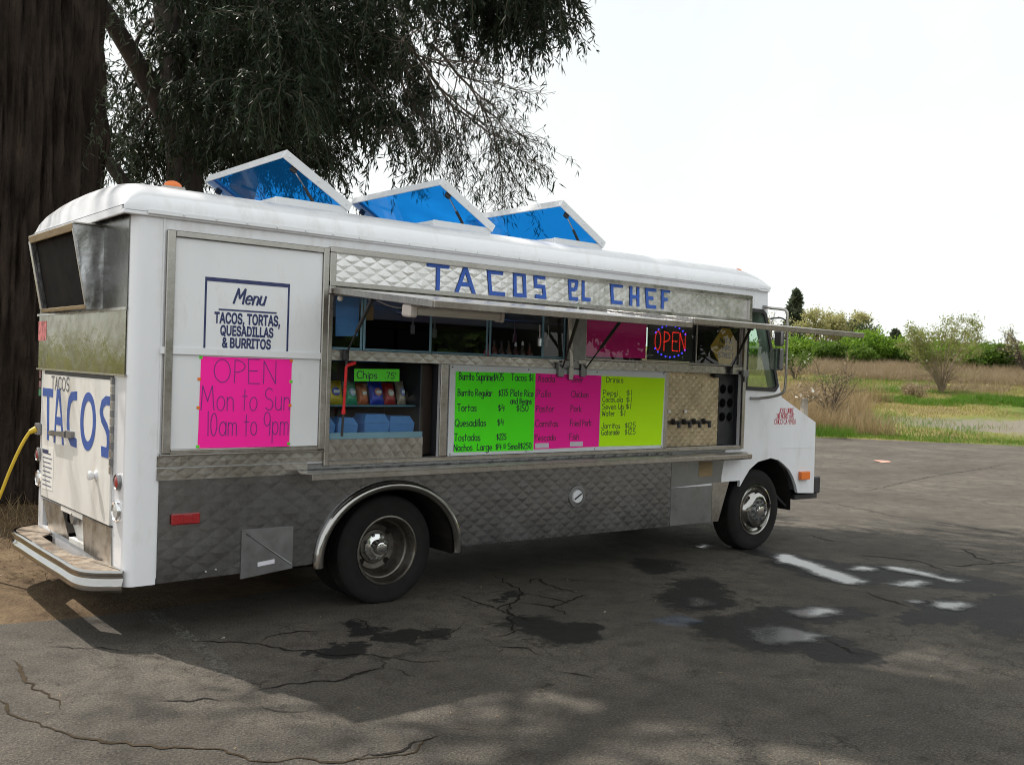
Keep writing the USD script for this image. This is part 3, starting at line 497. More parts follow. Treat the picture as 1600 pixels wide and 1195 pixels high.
put('steering_wheel', fixv(lathe([(.20+.012*math.cos(t), .012*math.sin(t)) for t in np.linspace(0, 2*np.pi, 9)[:-1]], 24, 'x', (5.72, 1.35, 1.38), True)), blackm, truck)
put('seat', cat(cbox(5.48, 5.75, 1.1, 1.6, .901, 1.1, .03), cbox(5.475, 5.52, 1.1, 1.6, 1.101, 1.6, .02)), blackm, truck)
put('cab_floor', cbox(5.47, 6.3, .04, W-.04, .86, .90), under, truck)

# front bumper, rear bumper
put('front_bumper', cat(cbox(6.626, 6.76, .02, W-.02, .47, .635, .012), top_prism([(6.36, .04), (6.625, .02), (6.70, .02), (6.70, W-.02), (6.36, W-.04)], .425, .045)), blackm, truck)
put('hanging_hose', tube(smooth_path([(6.10, .10, .50), (6.20, .09, .42), (6.30, .09, .36)]), .012), rubber, truck)
bo = [(.028, .012), (-.145, .17), (-.165, .55), (-.165, W-.55), (-.145, W-.17), (.028, W-.012)]
def bev(off): return [(x-off*(1 if i not in (0, 5) else 0), y-off*(.7 if i < 2 else (-.7 if i > 3 else 0))) for i, (x, y) in enumerate(bo)]
path = np.array([(x, y) for x, y in smooth_path([(*p, 0) for p in bo], 7)[:, :2]])
t_ = np.gradient(path, axis=0); t_ /= np.linalg.norm(t_, axis=1, keepdims=True); nb = np.c_[-t_[:, 1], t_[:, 0]]; nb *= np.sign((nb*np.array([-1, 0])).sum(1).mean())
fp = [(-.012, .402), (.0, .405), (.009, .398), (.011, .388), (.004, .378), (-.004, .368), (-.004, .352), (.006, .340), (.016, .330), (.018, .312), (.013, .298), (.002, .288), (-.015, .284)]
P = np.array([[(*(p+n_*o), z) for o, z in fp] for p, n_ in zip(path, nb)])
g = grid_mesh(P); g = g if (g.face_normals[:, 0].mean() < 0) else (g.invert() or g)
bump_ = put('rear_bumper', g, chrome, truck, smooth=50)
inner = [(.025, W-.02), (.025, W-.42), (-.06, W-.52), (-.07, .62), (.0, .50), (.0, .40), (.025, .35), (.025, .02)]
put('step_plate', top_prism([tuple(p-n_*.010) for p, n_ in zip(path, nb)]+inner, .392, .0095), rusty, bump_)
put_each('bumper_bracket', [cbox(-.1, .3, .35, .42, .30, .38), cbox(-.1, .3, W-.42, W-.35, .30, .38)], under, truck)

# rear wall pieces
put('rear_steel_panel', cat(rear_prism(Polygon(rps((-.03, 1.492), (1.76, 1.492), (1.76, 1.852), (-.03, 1.852))).buffer(0), XR-.002, .006)), mirror_steel, truck)
up = Polygon([RP(-.035, 1.856), RP(1.76, 1.856), RP(1.77, 2.40), RP(-.035, 2.385)]).difference(xb(.52, 1.44, 1.875, 2.33))
put('rear_steel_panel', rear_prism(up, XR-.002, .004), pm('upper_rear_steel', (.14, .135, .125), .28, 1., var=.2, scale=3, rvar=.1, bump=.005, bscale=3), truck)
put_each('trim_strip', [rear_prism(rps((-.04, 1.846), (1.80, 1.846), (1.80, 1.862), (-.04, 1.862)), XR-.008, .007), rear_prism(rps((-.045, 1.482), (1.79, 1.482), (1.79, 1.492), (-.045, 1.492)), XR-.002, .012)], alu, truck)
hood = xf('vent_hood', truck)
def hoodside(y0, y1): # wedge side sheet with a crumpled face
    n = 9; P = np.zeros((n, n, 3))
    for i, s in enumerate(np.linspace(0, 1, n)):
        for j, q in enumerate(np.linspace(0, 1, n)):
            z = 2.345-.485*s; xo = -.15+.09*s; x = XR-.006+(xo-XR)*q
            P[i, j] = (x, y0+(y1-y0)*0+.035*(meshkit.fbm(np.array([[s*3.0, q*2.2, 4.]]), 3, 8)[0]-.5)*(q*(1-q)*4+.3*q), z)
    a = grid_mesh(P); Q = P.copy(); Q[..., 1] += .004; b_ = grid_mesh(Q); b_.invert(); return cat(a, b_)
put('hood_side', hoodside(.492, .496), bent, hood, smooth=30); put('hood_side', hoodside(1.482, 1.486), bent, hood, smooth=30)
put('hood_top', obox((-.055, .987, 2.353), [[1, 0, 0], [0, 1, 0], [0, 0, 1]], (.098, .505, .006)), alu, hood)
def hp(s, o=0): return np.array([-.15+.09*s+o, 0, 2.345-.485*s])
axf = [np.array([.182, 0, -.983]), [0, 1, 0], np.array([-.983, 0, -.182])]
put('hood_rail', obox(hp(.03)+[0, .987, 0], axf, (.022, .49, .008)), wood_y, hood); put('hood_rail', obox(hp(.97)+[0, .987, 0], axf, (.012, .49, .008)), wood_y, hood); put('hood_stile', obox(hp(.5)+[0, .500, 0], axf, (.225, .008, .009)), bent, hood); put('hood_stile', obox(hp(.5)+[0, 1.472, 0], axf, (.225, .02, .009)), bent, hood)
put('screen', obox(hp(.5, .03)+[0, .987, 0], axf, (.215, .47, .002)), under, hood)
put('fan', cat(fixv(lathe([(0, .0), (.05, .01), (.06, .03), (0, .04)], 20, 'x', (.03, 1.0, 2.1))), *[obox((.035, 1.0+.11*math.cos(a), 2.1+.11*math.sin(a)), [[.9, 0, .43], [0, math.cos(a), math.sin(a)], np.cross([.9, 0, .43], [0, math.cos(a), math.sin(a)])], (.03, .06, .003)) for a in np.radians([20, 110, 200, 290])]), dull, hood)
put('red_sticker', rear_prism(rps((1.575, 1.68), (1.772, 1.68), (1.772, 1.812), (1.575, 1.812)), XR-.0085, .001), pm('sticker_red', (.55, .16, .16), .6, var=.7, scale=26), truck)
# rear door with lettering, handle, piano hinge
dr = rps((1.587, .640), (.150, .640), (.150, 1.455), (1.60, 1.455))
door = put('rear_door', rear_prism(dr, XR-.001, .012), offwhite, truck)
put_each('door_gasket', [rear_prism(rps((.165, 1.452), (1.60, 1.452), (1.60, 1.480), (.165, 1.480)), XR+.003, .008), rear_prism(rps((.12, .632), (1.60, .632), (1.60, .640), (.12, .640)), XR, .010)], rubber, truck)
LT = [Polygon(rps(*p)) for p in (
 [(1.601, 1.363), (1.352, 1.363), (1.352, 1.309), (1.438, 1.309), (1.425, 1.022), (1.466, 1.022), (1.494, 1.309), (1.604, 1.309)],)]
Aout = Polygon(rps((1.264, 1.367), (1.187, 1.367), (1.072, 1.017), (1.113, 1.017), (1.147, 1.136), (1.262, 1.136), (1.268, 1.016), (1.308, 1.016))); Ain = Polygon(rps((1.258, 1.188), (1.158, 1.190), (1.219, 1.322)))
LT.append(Aout.difference(Ain))
LT.append(Polygon(rps((.818, 1.368), (.816, 1.315), (.90, 1.308), (.945, 1.285), (.965, 1.24), (.97, 1.185), (.955, 1.12), (.91, 1.09), (.802, 1.078), (.799, 1.022), (.92, 1.026), (.985, 1.07), (1.02, 1.15), (1.018, 1.25), (.995, 1.32), (.94, 1.36))))
LT.append(Polygon([RP(.584+.152*math.cos(a), 1.198+.174*math.sin(a)) for a in np.linspace(0, 6.283, 40)]).difference(Polygon([RP(.58+.093*math.cos(a), 1.200+.120*math.sin(a)) for a in np.linspace(0, 6.283, 40)])))
LT.append(LineString(rps((.182, 1.337), (.255, 1.338), (.315, 1.315), (.338, 1.270), (.310, 1.228), (.235, 1.185), (.202, 1.15), (.192, 1.10), (.20, 1.06))).buffer(.026, cap_style='flat').union(Polygon(rps((.186, 1.014), (.312, 1.014), (.322, 1.073), (.186, 1.073)))))
for p in LT: put('lettering', rear_prism(p, XR-.0135, .0012), blue_paint, door)
put('door_handle', cat(rear_prism(rps((.972, 1.075), (1.345, 1.068), (1.345, 1.088), (.972, 1.112)), XR-.03, .012), rear_prism(rps((1.31, 1.06), (1.345, 1.058), (1.345, 1.092), (1.31, 1.095)), XR-.013, .02), rear_prism(rps((.85, 1.08), (.985, 1.07), (.985, 1.118), (.85, 1.118)), XR-.013, .022)), dull, door)
nt = put('notice', rear_prism(rps((1.30, .70), (1.565, .69), (1.585, .972), (1.30, .982)), XR-.0135, .001), paper_w, door)
put('notice_print', cat([rear_prism(rps((1.33+.03*(k % 2), .72+k*.03), (1.55, .718+k*.03), (1.55, .724+k*.03), (1.33+.03*(k % 2), .726+k*.03)), XR-.0148, .0006) for k in range(8)]+[rear_prism(rps((1.42, .935), (1.57, .932), (1.57, .955), (1.42, .957)), XR-.0148, .0006)]), navy, nt)
put('door_knob', fixv(lathe([(0, .05), (.022, .048), (.03, .035), (.022, .02), (.014, .012), (.03, .004), (.032, 0)], 20, 'x', (XR-.013, *RP(.40, .896)))), white, door)
for k in range(12):
    z = 1.47-k*.0455; put('hinge_knuckle', rear_prism(rps((.148-.003*k*.3, z-.040), (.176-.003*k*.3, z-.040), (.176-.003*k*.3, z), (.148-.003*k*.3, z)), XR-.001, .016), alu if k % 2 else dull, truck)
# apron below the door
put('apron_panel', rear_prism(rps((1.12, .625), (1.56, .622), (1.40, .44), (.93, .44)), XR-.001, .006), pm('apron_steel', (.45, .45, .45), .3, 1., var=.2, scale=5, rvar=.1, dirt=((.12, .09, .07), 4., .5, .7)), truck)
put('apron_panel', rear_prism(rps((.13, .628), (.66, .625), (.62, .42), (.11, .41)), XR-.001, .006), pm('apron_steel_worn', (.45, .44, .42), .34, 1., var=.2, scale=5, rvar=.1, dirt=((.16, .11, .07), 6., .48, .8)), truck)
put('plate_recess', cat(rear_prism(rps((.66, .60), (1.12, .60), (.94, .455), (.60, .455)), XR+.05, .01), rear_prism(rps((.66, .60), (1.12, .60), (1.12, .632), (.66, .632)), XR-.001, .008), rear_prism(rps((.60, .425), (.94, .425), (.94, .455), (.60, .455)), XR+.05, .055)), offwhite, truck)
put('plate_lamp', fixv(lathe([(0, .03), (.045, .028), (.055, .01), (.055, 0)], 20, 'x', (XR+.02, *RP(.88, .590)))), dull, truck)
def round_lamp(y, z, r, lens, lab):
    L_ = put('rear_lamp', fixv(lathe([(r*.80, .012), (r*.86, .02), (r, .014), (r*1.02, 0)], 28, 'x', (XR-.0005, y, z))), chrome_clean if lens is not red_lens else dull, truck, smooth=40, label=lab)
    put('lens', fixv(lathe([(0, .022), (r*.5, .020), (r*.75, .014), (r*.82, .006)], 28, 'x', (XR-.0005, y, z))), lens, L_, smooth=40)
rl = RP(.034, .898); round_lamp(rl[0], rl[1], .048, red_lens, 'red rear lamp nearest the side'); rl = RP(.042, .735); round_lamp(rl[0], rl[1], .058, clear_lens, 'clear reversing lamp')
rl = RP(1.70, .905); round_lamp(rl[0], rl[1], .048, red_lens, 'red rear lamp on the far corner'); rl = RP(1.672, .745); round_lamp(rl[0], rl[1], .058, clear_lens, 'clear reversing lamp on the far corner')
for z, mt in ((1.455, 0), (1.38, 0), (1.333, 1)):
    y, zz = RP(1.735, z); put('corner_sticker', rear_prism([(y-.03, zz-.03), (y+.02, zz-.03), (y+.02, zz+.025), (y-.03, zz+.025)], XR-.001, .001), pm(f'sticker_{int(z*1000)}', (.05, .26, .12) if mt else (.22, .10, .10), .6), truck)
put('power_inlet', cat(cbox(XR-.03, XR-.001, *sorted((RP(1.66, 1)[0], RP(1.73, 1)[0])), 1.03, 1.11, .004)), dull, truck)

# side: steel skirts, sills, frames
skA = Polygon([(.209, .314), (1.155, .328), (1.245, .335), (1.245, .50), (1.30, .62), (1.40, .72), (1.52, .79), (1.52, .962), (.209, .962)]).difference(arch_hole)
skB = Polygon([(2.344, .339), (4.525, .314), (4.525, .962), (1.522, .962), (1.522, .70), (2.28, .36)]).difference(arch_hole.union(sbox(1.2, 0, 2.29, .335)))
put('skirt_panel', quilt(skA, .000, .15, .10, .0010, seed=1), steel, truck)
put('skirt_panel', quilt(skB, .000, .125, .085, .0012, seed=2), steel, truck)
put('skirt_panel', side_prism([(4.527, .639), (5.19, .656), (5.19, .70), (5.24, .962), (4.527, .962)], .003, .004), dull, truck)
put('access_door', side_prism([(4.53, .316), (5.065, .312), (5.065, .632), (4.53, .636)], .003, .0052), dull, truck)
put('skirt_panel', side_prism([(5.068, .312), (5.165, .310), (5.22, .45), (5.30, .655), (5.068, .655)], .003, .005), alu, truck)
put('label_plate', side_prism(rect(4.88, 5.06, .715, .845), -.0015, .0015), wood_y, truck)
hatch = put('side_hatch', side_prism([(.709, .288), (1.045, .320), (1.045, .578), (.709, .580)], .003, .012), dull, truck)
put('crease', fixv(on_side(trimesh.convex.convex_hull([(.73, .555, 0), (1.04, .335, 0), (.73, .57, 0), (1.04, .35, 0), (.735, .562, .004), (1.035, .343, .004)]), -.0088)), dull, hatch)
put('label_plate', side_prism([(.815, .352), (.925, .362), (.925, .388), (.815, .378)], -.0095, .001), tape, hatch)
for x, z in ((.497, .352), (.557, .358)): put('screw', trimesh.creation.icosphere(1, .008).apply_translation([x, -.001, z]), alu, truck)
put('sill_strip', quilt(rect(.195, 1.236, .972, 1.036), -.001, .09, .064, .0016, seed=3), alu, truck)
put('sill_strip', quilt(rect(.195, 1.13, .898, .966), -.006, .11, .068, .0016, seed=4), alu, truck)
# wheel arch trim (half-round chrome) and inner arch
aw = np.linspace(-4, 184, 46); cl = np.array([(1.765+.540*math.cos(math.radians(a)), .335+.462*math.sin(math.radians(a))) for a in aw])
P = []
for (x, z), a in zip(cl, aw):
    n_ = np.array([math.cos(math.radians(a)), math.sin(math.radians(a))])
    P.append([(x+n_[0]*.034*math.cos(t), -.003-.040*math.sin(t), z+n_[1]*.034*math.cos(t)) for t in np.linspace(0, np.pi, 12)])
g = grid_mesh(np.array(P)); put('wheel_arch_trim', g if g.face_normals[:, 1].mean() < 0 else (g.invert() or g), chrome, truck, smooth=60)
P = np.array([[(1.765+.512*math.cos(a), y, .335+.436*math.sin(a)) for y in (.0, .5)] for a in np.linspace(-.1, np.pi+.1, 30)])
put_each('wheel_well', [grid_mesh(P), cbox(1.22, 2.3, .5, .52, .2, .8), grid_mesh(np.array([[(5.76+.53*math.cos(a), y, .38+.5*math.sin(a)) for y in (.036, .45)] for a in np.linspace(-.1, np.pi+.1, 30)])), cbox(5.2, 6.3, .45, .47, .3, .9)], under, truck)
P = np.array([[(x*1., y, z) for y in (.003, .06)] for x, z in [(5.536, .685), (5.718, .815), (5.91, .843), (6.113, .78), (6.274, .652), (6.357, .495)]])
# red side marker, filler cap, amber marker
mk = put('side_marker', cbox(.280, .446, -.024, -.0012, .642, .706, .006), red_lens, truck, label='red side marker at the rear of the steel skirt'); put('centre_lens', cbox(.345, .395, -.029, -.0245, .650, .698, .004), red_lens, mk)
cap = xf('filler_cap', truck)
put('flange', fixv(lathe([(.058, .0), (.060, .010), (.085, .008), (.088, 0)], 28, 'y', (3.443, -.0012, .628))), dull, cap, smooth=40)
put('dial', fixv(lathe([(0, .016), (.048, .016), (.054, .008), (.054, 0)], 28, 'y', (3.443, -.0012, .628))), white, cap, smooth=40)
put('slot', obox((3.443, -.0185, .628), [[.866, 0, .5], [0, 1, 0], [-.5, 0, .866]], (.042, .0015, .007)), blackm, cap)
put('side_marker', cat(cbox(6.356, 6.505, -.03, .0045, .622, .702, .006)), amber_lens, truck, label='amber side marker on the white nose')
for x, y in ((.34, .27), (5.66, .26)):
    z = ZS+.012+(roofz(y)-ZS-.012)*endk(x)
    L_ = put('clearance_lamp', cbox(x-.065, x+.065, y-.035, y+.035, z-.008, z+.010, .004), alu, truck, label='amber lamp on the rear of the roof' if x < 1 else 'amber lamp on the front of the roof')
    hl = trimesh.creation.icosphere(2, 1.); hl.apply_scale([.055, .028, .038]); hl.apply_translation([x, y, z+.010]); hl = trimesh.intersections.slice_mesh_plane(hl, [0, 0, 1], [0, 0, z+.0105], cap=False)
    put('lens', hl, amber_lens, L_, smooth=True)
put('seam_strip', cbox(.196, .206, -.002, .0045, 1.05, 2.38, .001), white2, truck)
put('seam_strip', cbox(5.575, 5.583, .003, .0052, 2.21, 2.38, .0005), white2, truck)
# framed menu panel
fr = xf('panel_frame', truck)
put('frame', cat(cbox(.214, .262, -.022, .0045, 1.05, 2.312), cbox(1.196, 1.236, -.022, .0045, 1.05, 2.312), cbox(.2625, 1.1955, -.020, .0045, 2.276, 2.312), cbox(.2625, 1.1955, -.020, .0045, 1.045, 1.072)), alu, fr)
put('bottom_ledge', cbox(.205, 1.240, -.030, .004, 1.037, 1.046, .002), alu, fr)
pnl = put('menu_panel', cbox(.2628, 1.1952, -.006, .0046, 1.0725, 2.2755, .002), white2, truck)
put('batten', cbox(.192, 1.198, -.016, -.0062, 1.612, 1.653, .003), white2, truck)
put('menu_border', cat(side_prism(rect(.441, .975, 2.043, 2.066), -.0064, .0008), side_prism(rect(.441, .453, 1.655, 2.0425), -.0064, .0008), side_prism(rect(.963, .975, 1.655, 2.0425), -.0064, .0008), side_prism(rect(.527, .892, 1.878, 1.888), -.0064, .0008)), navy, pnl)
# awning box with the name
put('sign_frame', cat(cbox(1.2365, 5.512, -.030, .0045, 2.287, 2.322), cbox(1.2365, 1.281, -.030, .0045, 2.025, 2.2868), cbox(5.468, 5.512, -.030, .0045, 2.03, 2.2868), cbox(1.2365, 5.512, -.034, .0045, 2.075, 2.108), cbox(1.2815, 5.4675, .003, .0046, 2.02, 2.11)), alu, truck)
sgn = put('name_sign', quilt(rect(1.282, 5.467, 2.1085, 2.2865), -.004, .122, .074, .0017, seed=5), steel_light, truck)
NM = {'T': [[(1.995, 2.279), (2.149, 2.279)], [(2.072, 2.279), (2.073, 2.116)]], 'A': [[(2.235, 2.116), (2.302, 2.287)], [(2.302, 2.287), (2.380, 2.116)], [(2.262, 2.170), (2.338, 2.170)]],
 'C': [[(2.637, 2.276), (2.508, 2.276), (2.530, 2.126), (2.660, 2.126)]], 'O': [[(2.748, 2.283), (2.835, 2.283), (2.850, 2.130), (2.756, 2.130), (2.748, 2.283)]],
 'S': [[(3.041, 2.276), (2.943, 2.280), (2.950, 2.209), (3.028, 2.209), (3.042, 2.134), (2.950, 2.134)]], 'E': [[(3.374, 2.277), (3.286, 2.277), (3.300, 2.142), (3.381, 2.142)], [(3.295, 2.212), (3.350, 2.212)], [(3.365, 2.277), (3.352, 2.212)]],
 'L': [[(3.428, 2.288), (3.435, 2.146), (3.513, 2.146)]], 'C2': [[(3.863, 2.281), (3.738, 2.279), (3.754, 2.146), (3.866, 2.146)]], 'H': [[(3.957, 2.286), (3.963, 2.130)], [(4.038, 2.286), (4.045, 2.130)], [(3.96, 2.205), (4.04, 2.205)]],
 'E2': [[(4.255, 2.278), (4.138, 2.276), (4.156, 2.138), (4.258, 2.138)], [(4.147, 2.208), (4.222, 2.208)]], 'F': [[(4.422, 2.282), (4.330, 2.280), (4.338, 2.130)], [(4.335, 2.210), (4.395, 2.210)]]}
for k, ls in NM.items():
    put('letter', side_prism(unary_union([LineString(l).buffer(.0145, cap_style='square' if k in 'TAO' else 'flat', join_style='mitre') for l in ls]), -.0095, .001), blue_paint, sgn)
# trims beside and below the openings
put('corner_trim', cat(cbox(1.2365, 1.270, -.022, .0045, .945, 2.0248)), alu, truck)
put('corner_trim', cat(cbox(5.426, 5.466, -.022, .0045, .945, 2.0298)), alu, truck)
put('window_rail', quilt(rect(1.271, 5.425, 1.612, 1.676), -.008, .10, .064, .0012, back=.012, seed=6), alu, truck)
put('bottom_rail', cbox(1.2705, 5.425, -.018, .0045, .945, .976, .003), alu, truck)
put('jamb', cat(cbox(2.125, 2.188, -.010, .0045, .9765, 1.6115)), alu, truck); put('jamb', cbox(4.392, 4.446, -.010, .0045, .9765, 1.6115), alu, truck)
put('counter_shelf', cat(top_prism([(1.06, -.20), (5.30, -.20), (5.42, -.10), (5.46, -.035), (1.05, -.0355), (1.02, -.12)], .915, .006), cbox(1.06, 5.29, -.203, -.1985, .880, .9145, .002), cbox(5.10, 5.47, -.12, -.036, .860, .9135, .01)), alu, truck)
put_each('shelf_bracket', [top_prism([(x, -.18), (x+.02, -.18), (x+.02, -.0355), (x, -.0355)], .885, .029) for x in (1.3, 2.3, 3.3, 4.3, 5.0)], dull, truck)
# sliding windows
wr = xf('service_window', truck)
def frame(x0, x1, z0, z1, w=.014, y=.022, d=.012): return cat(cbox(x0, x0+w, y-d, y, z0, z1), cbox(x1-w, x1, y-d, y, z0, z1), cbox(x0+w+.0005, x1-w-.0005, y-d, y, z1-w, z1), cbox(x0+w+.0005, x1-w-.0005, y-d, y, z0, z0+w))
for (x0, x1, gl, yy) in ((1.276, 1.512, True, .03), (1.514, 2.050, False, .022), (2.042, 2.548, True, .036), (2.550, 3.066, False, .022), (3.058, 3.295, True, .036)):
    f_ = put('sash', frame(x0, x1, 1.679, 2.085, .016, yy), winframe, wr)
    if gl: put('pane', pane_side(rect(x0+.010, x1-.010, 1.69, 2.075), yy-.006), pane, f_)
put('post', quilt(rect(3.296, 3.492, 1.677, 2.09), .003, .1, .12, .0012, back=.01, seed=9), dull, truck)
f_ = put('sash', frame(3.495, 5.424, 1.679, 2.085, .018, .03), alu, wr); put('pane', pane_side(rect(3.51, 5.41, 1.692, 2.07), .022), pane, f_)
put('sash_bar', cbox(4.800, 4.812, .006, .0195, 1.698, 2.066), alu, f_)
# awning: two flaps hinged under the name sign
for fi, (x0, x1, zh, zf) in enumerate(((1.262, 3.392, 2.062, 1.944), (3.408, 5.520, 2.076, 1.972))):
    AW = xf('awning_flap', truck, label=['rear awning flap over the order windows', 'front awning flap reaching past the cab'][fi])
    yd = 1.10; d = np.array([0, -yd, zf-zh]); L_ = np.linalg.norm(d); d /= L_; n_ = np.array([0, -d[2], d[1]]); n_ = n_ if n_[2] > 0 else -n_
    ax = [[1, 0, 0], d, n_]; c0 = np.array([(x0+x1)/2, -.036, zh])
    put('flap_sheet', obox(c0+d*L_/2, ax, ((x1-x0)/2-.004, L_/2-.004, .004), .001), steel_light, AW)
    put('flap_frame', cat(obox(c0+d*L_-n_*.014, ax, ((x1-x0)/2, .006, .020)), obox(c0+d*(L_/2)+[-(x1-x0)/2, 0, 0]-n_*.014, ax, (.006, L_/2-.006, .020)), obox(c0+d*(L_/2)+[(x1-x0)/2, 0, 0]-n_*.014, ax, (.006, L_/2-.006, .020)), obox(c0-n_*.008+d*.01, ax, ((x1-x0)/2-.02, .008, .008))), alu, AW)
    for top_, bot_ in (((1.197, -.45, 1.985), (1.366, -.03, 1.653)), ((2.984, -.45, 1.99), (3.219, -.03, 1.60))) if fi == 0 else (((3.19, -.45, 2.01), (3.451, -.03, 1.60)), ((4.934, -.45, 1.99), (5.232, -.03, 1.653))):
        pt0, pt1 = np.array(top_), np.array(bot_); pt0[0] = min(max(pt0[0], x0+.03), x1-.03); mid = pt0+(pt1-pt0)*.58
        s = put('gas_strut', tube([pt0, mid], .0125), blackm, AW); put('rod', tube([mid, pt1], .006), blackm, s)
        put_each('bracket', (obox(pt1+[0, .004, -.005], np.eye(3), (.016, .016, .035)), obox(pt0, np.eye(3), (.02, .02, .012))), blackm, s)
    if fi == 0:
        lf = put('tube_light', obox(np.array([1.62, -.86, 1.905]), ax, (.31, .035, .024), .012), tubem, AW)
        put_each('end_cap', (obox(np.array([1.29, -.86, 1.902]), ax, (.03, .044, .036), .01), obox(np.array([1.94, -.86, 1.902]), ax, (.012, .04, .030), .008)), white_plastic, lf)
        wv = np.array([(1.29+.5*t, -.10-.45*t, 2.03-.06*t+.02*math.sin(t*9)-.03*math.sin(t*3.14)) for t in np.linspace(0, 1, 24)])
        put('lamp_wire', tube(wv, .0035, 6), white_plastic, AW)
        put('hook', trimesh.creation.icosphere(1, .02).apply_translation([1.30, -.05, 2.0]), white_plastic, AW)
    else: put('latch', obox(c0+d*.98-n_*.03+[-.55, 0, 0], ax, (.02, .05, .018)), blackm, AW)
lb = xf('awning_latch', truck)
put('catch_bar', cat(obox((3.300, -.030, 1.77), [[.995, 0, .10], [0, 1, 0], [-.10, 0, .995]], (.018, .006, .22)), obox((3.30, -.038, 1.575), np.eye(3), (.02, .012, .05))), alu, lb)
put('mount', cat(obox((3.31, -.024, 1.640), np.eye(3), (.09, .006, .03)), obox((3.20, -.03, 1.600), np.eye(3), (.028, .018, .055)), obox((3.43, -.03, 1.600), np.eye(3), (.024, .018, .05))), dull, lb)
put('hook', obox((3.31, -.06, 2.085), np.eye(3), (.01, .03, .03)), chrome_clean, lb)
put('latch_bracket', cat(obox((5.43, -.036, 1.62), np.eye(3), (.04, .014, .03)), obox((5.42, -.04, 1.585), np.eye(3), (.012, .012, .04))), dull, truck)
# red taped rod in front of the snack case
rod = put('prop_rod', tube([(1.372, -.03, 1.64), (1.353, -.03, 1.13)], .008), blackm, truck); put('red_tape', cat(tube([(1.3695, -.03, 1.575), (1.3605, -.03, 1.30)], .0095), obox((1.402, -.035, 1.588), [[.95, 0, .31], [0, 1, 0], [-.31, 0, .95]], (.038, .009, .011), .008), tube([(1.360, -.03, 1.30), (1.358, -.03, 1.27)], .013)), red_m, rod)
# snack case
cs = xf('snack_case', truck)
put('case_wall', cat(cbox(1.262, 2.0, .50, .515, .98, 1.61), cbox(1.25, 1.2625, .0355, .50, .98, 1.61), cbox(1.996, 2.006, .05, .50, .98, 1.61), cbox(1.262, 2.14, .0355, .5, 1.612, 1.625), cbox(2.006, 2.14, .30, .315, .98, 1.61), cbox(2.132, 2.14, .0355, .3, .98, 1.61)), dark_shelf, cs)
put('upper_shelf', cbox(1.2635, 1.995, .10, .49, 1.312, 1.322), winframe, cs)
put('tray', cat(cbox(1.2635, 1.995, .012, .49, 1.118, 1.128), cbox(1.2635, 1.995, .008, .014, 1.108, 1.150)), winframe, cs)
put('kick_panel', quilt(rect(1.264, 2.0, .9765, 1.112), .012, .081, .10, .0022, seed=12), alu, cs)
put('case_glass', pane_side(rect(1.268, 1.996, 1.15, 1.605), .018), pane, cs)
put('opening_panel', cbox(2.006, 2.128, .10, .13, .98, 1.61), pm('opening_dark', (.06, .045, .038), .35, .6, var=.4, scale=6, stretch=(1, 1, .2)), cs)  # panel closing an opening; its dark brown reflection is in the colour
# drink compartment
dc = xf('drink_compartment', truck)
put('quilted_back', quilt(rect(4.447, 5.20, .977, 1.61), .075, .085, .065, .0026, seed=14), pm('warm_quilted_steel', (.52, .43, .30), .36, 1., var=.25, scale=5, rvar=.12), dc)
ch = xb(5.204, 5.424, .977, 1.61)
for (x, z) in ((5.262, 1.475), (5.368, 1.475), (5.262, 1.35), (5.368, 1.35), (5.262, 1.225), (5.368, 1.225)): ch = ch.difference(Point(x, z).buffer(.040))
put('cup_rack', side_prism(ch, .085, .012), pm('dark_rack', (.045, .047, .05), .4, .5, var=.3, scale=7), dc)
for (x, z) in ((5.262, 1.475), (5.368, 1.475), (5.262, 1.35), (5.368, 1.35), (5.262, 1.225), (5.368, 1.225)): put('cup_tube', fixv(lathe([(.041, -.1), (.041, .004), (.045, .006), (.045, 0), (.040, 0), (.040, -.1), (0, -.1)], 22, 'y', (x, .075, z))), blackm, dc)
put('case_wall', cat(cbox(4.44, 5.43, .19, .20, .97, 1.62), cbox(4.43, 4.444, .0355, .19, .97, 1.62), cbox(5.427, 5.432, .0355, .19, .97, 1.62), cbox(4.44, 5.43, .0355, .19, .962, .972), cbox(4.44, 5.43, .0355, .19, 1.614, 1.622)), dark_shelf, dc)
for x in (4.60, 4.74, 4.87, 5.0): put('spigot', cat(tube([(x, .07, 1.185), (x, .02, 1.185), (x, .0, 1.175), (x, -.004, 1.14)], .015), cbox(x-.042, x+.042, .004, .022, 1.178, 1.198, .006), cbox(x-.012, x+.012, .05, .07, 1.165, 1.215)), blackm, dc)
for x in (4.53, 4.74): put('white_tag', cbox(x, x+.035, .062, .066, 1.265, 1.29, .001), paper_w, dc)
put('top_latch', cbox(5.10, 5.19, .03, .06, 1.575, 1.608), blackm, dc)
# mirrors
mr = xf('side_mirror', truck)
put('mirror_bar', tube(smooth_path([(5.742, .0, 2.235), (5.76, -.06, 2.225), (5.79, -.15, 2.215), (5.80, -.185, 2.20), (5.805, -.195, 2.15), (5.81, -.195, 1.9), (5.815, -.195, 1.62), (5.812, -.19, 1.50), (5.80, -.175, 1.455), (5.76, -.12, 1.425), (5.72, -.04, 1.405), (5.70, .0, 1.402)], 6), .0125), alu, mr, smooth=True)
put('mirror_mount', cat(cbox(5.56, 5.72, -.012, .0045, 1.388, 1.412), cbox(5.70, 5.755, -.012, .0045, 2.222, 2.25)), dull, mr)
h1 = put('mirror_head', cbox(5.735, 5.79, -.19, -.06, 1.66, 1.86, .014), dull, mr); put('mirror_glass', cbox(5.7335, 5.7345, -.18, -.07, 1.67, 1.85, .0004), chrome_clean, h1)
put('mirror_head', cbox(5.755, 5.80, -.18, -.09, 1.88, 2.02, .012), dull, mr)
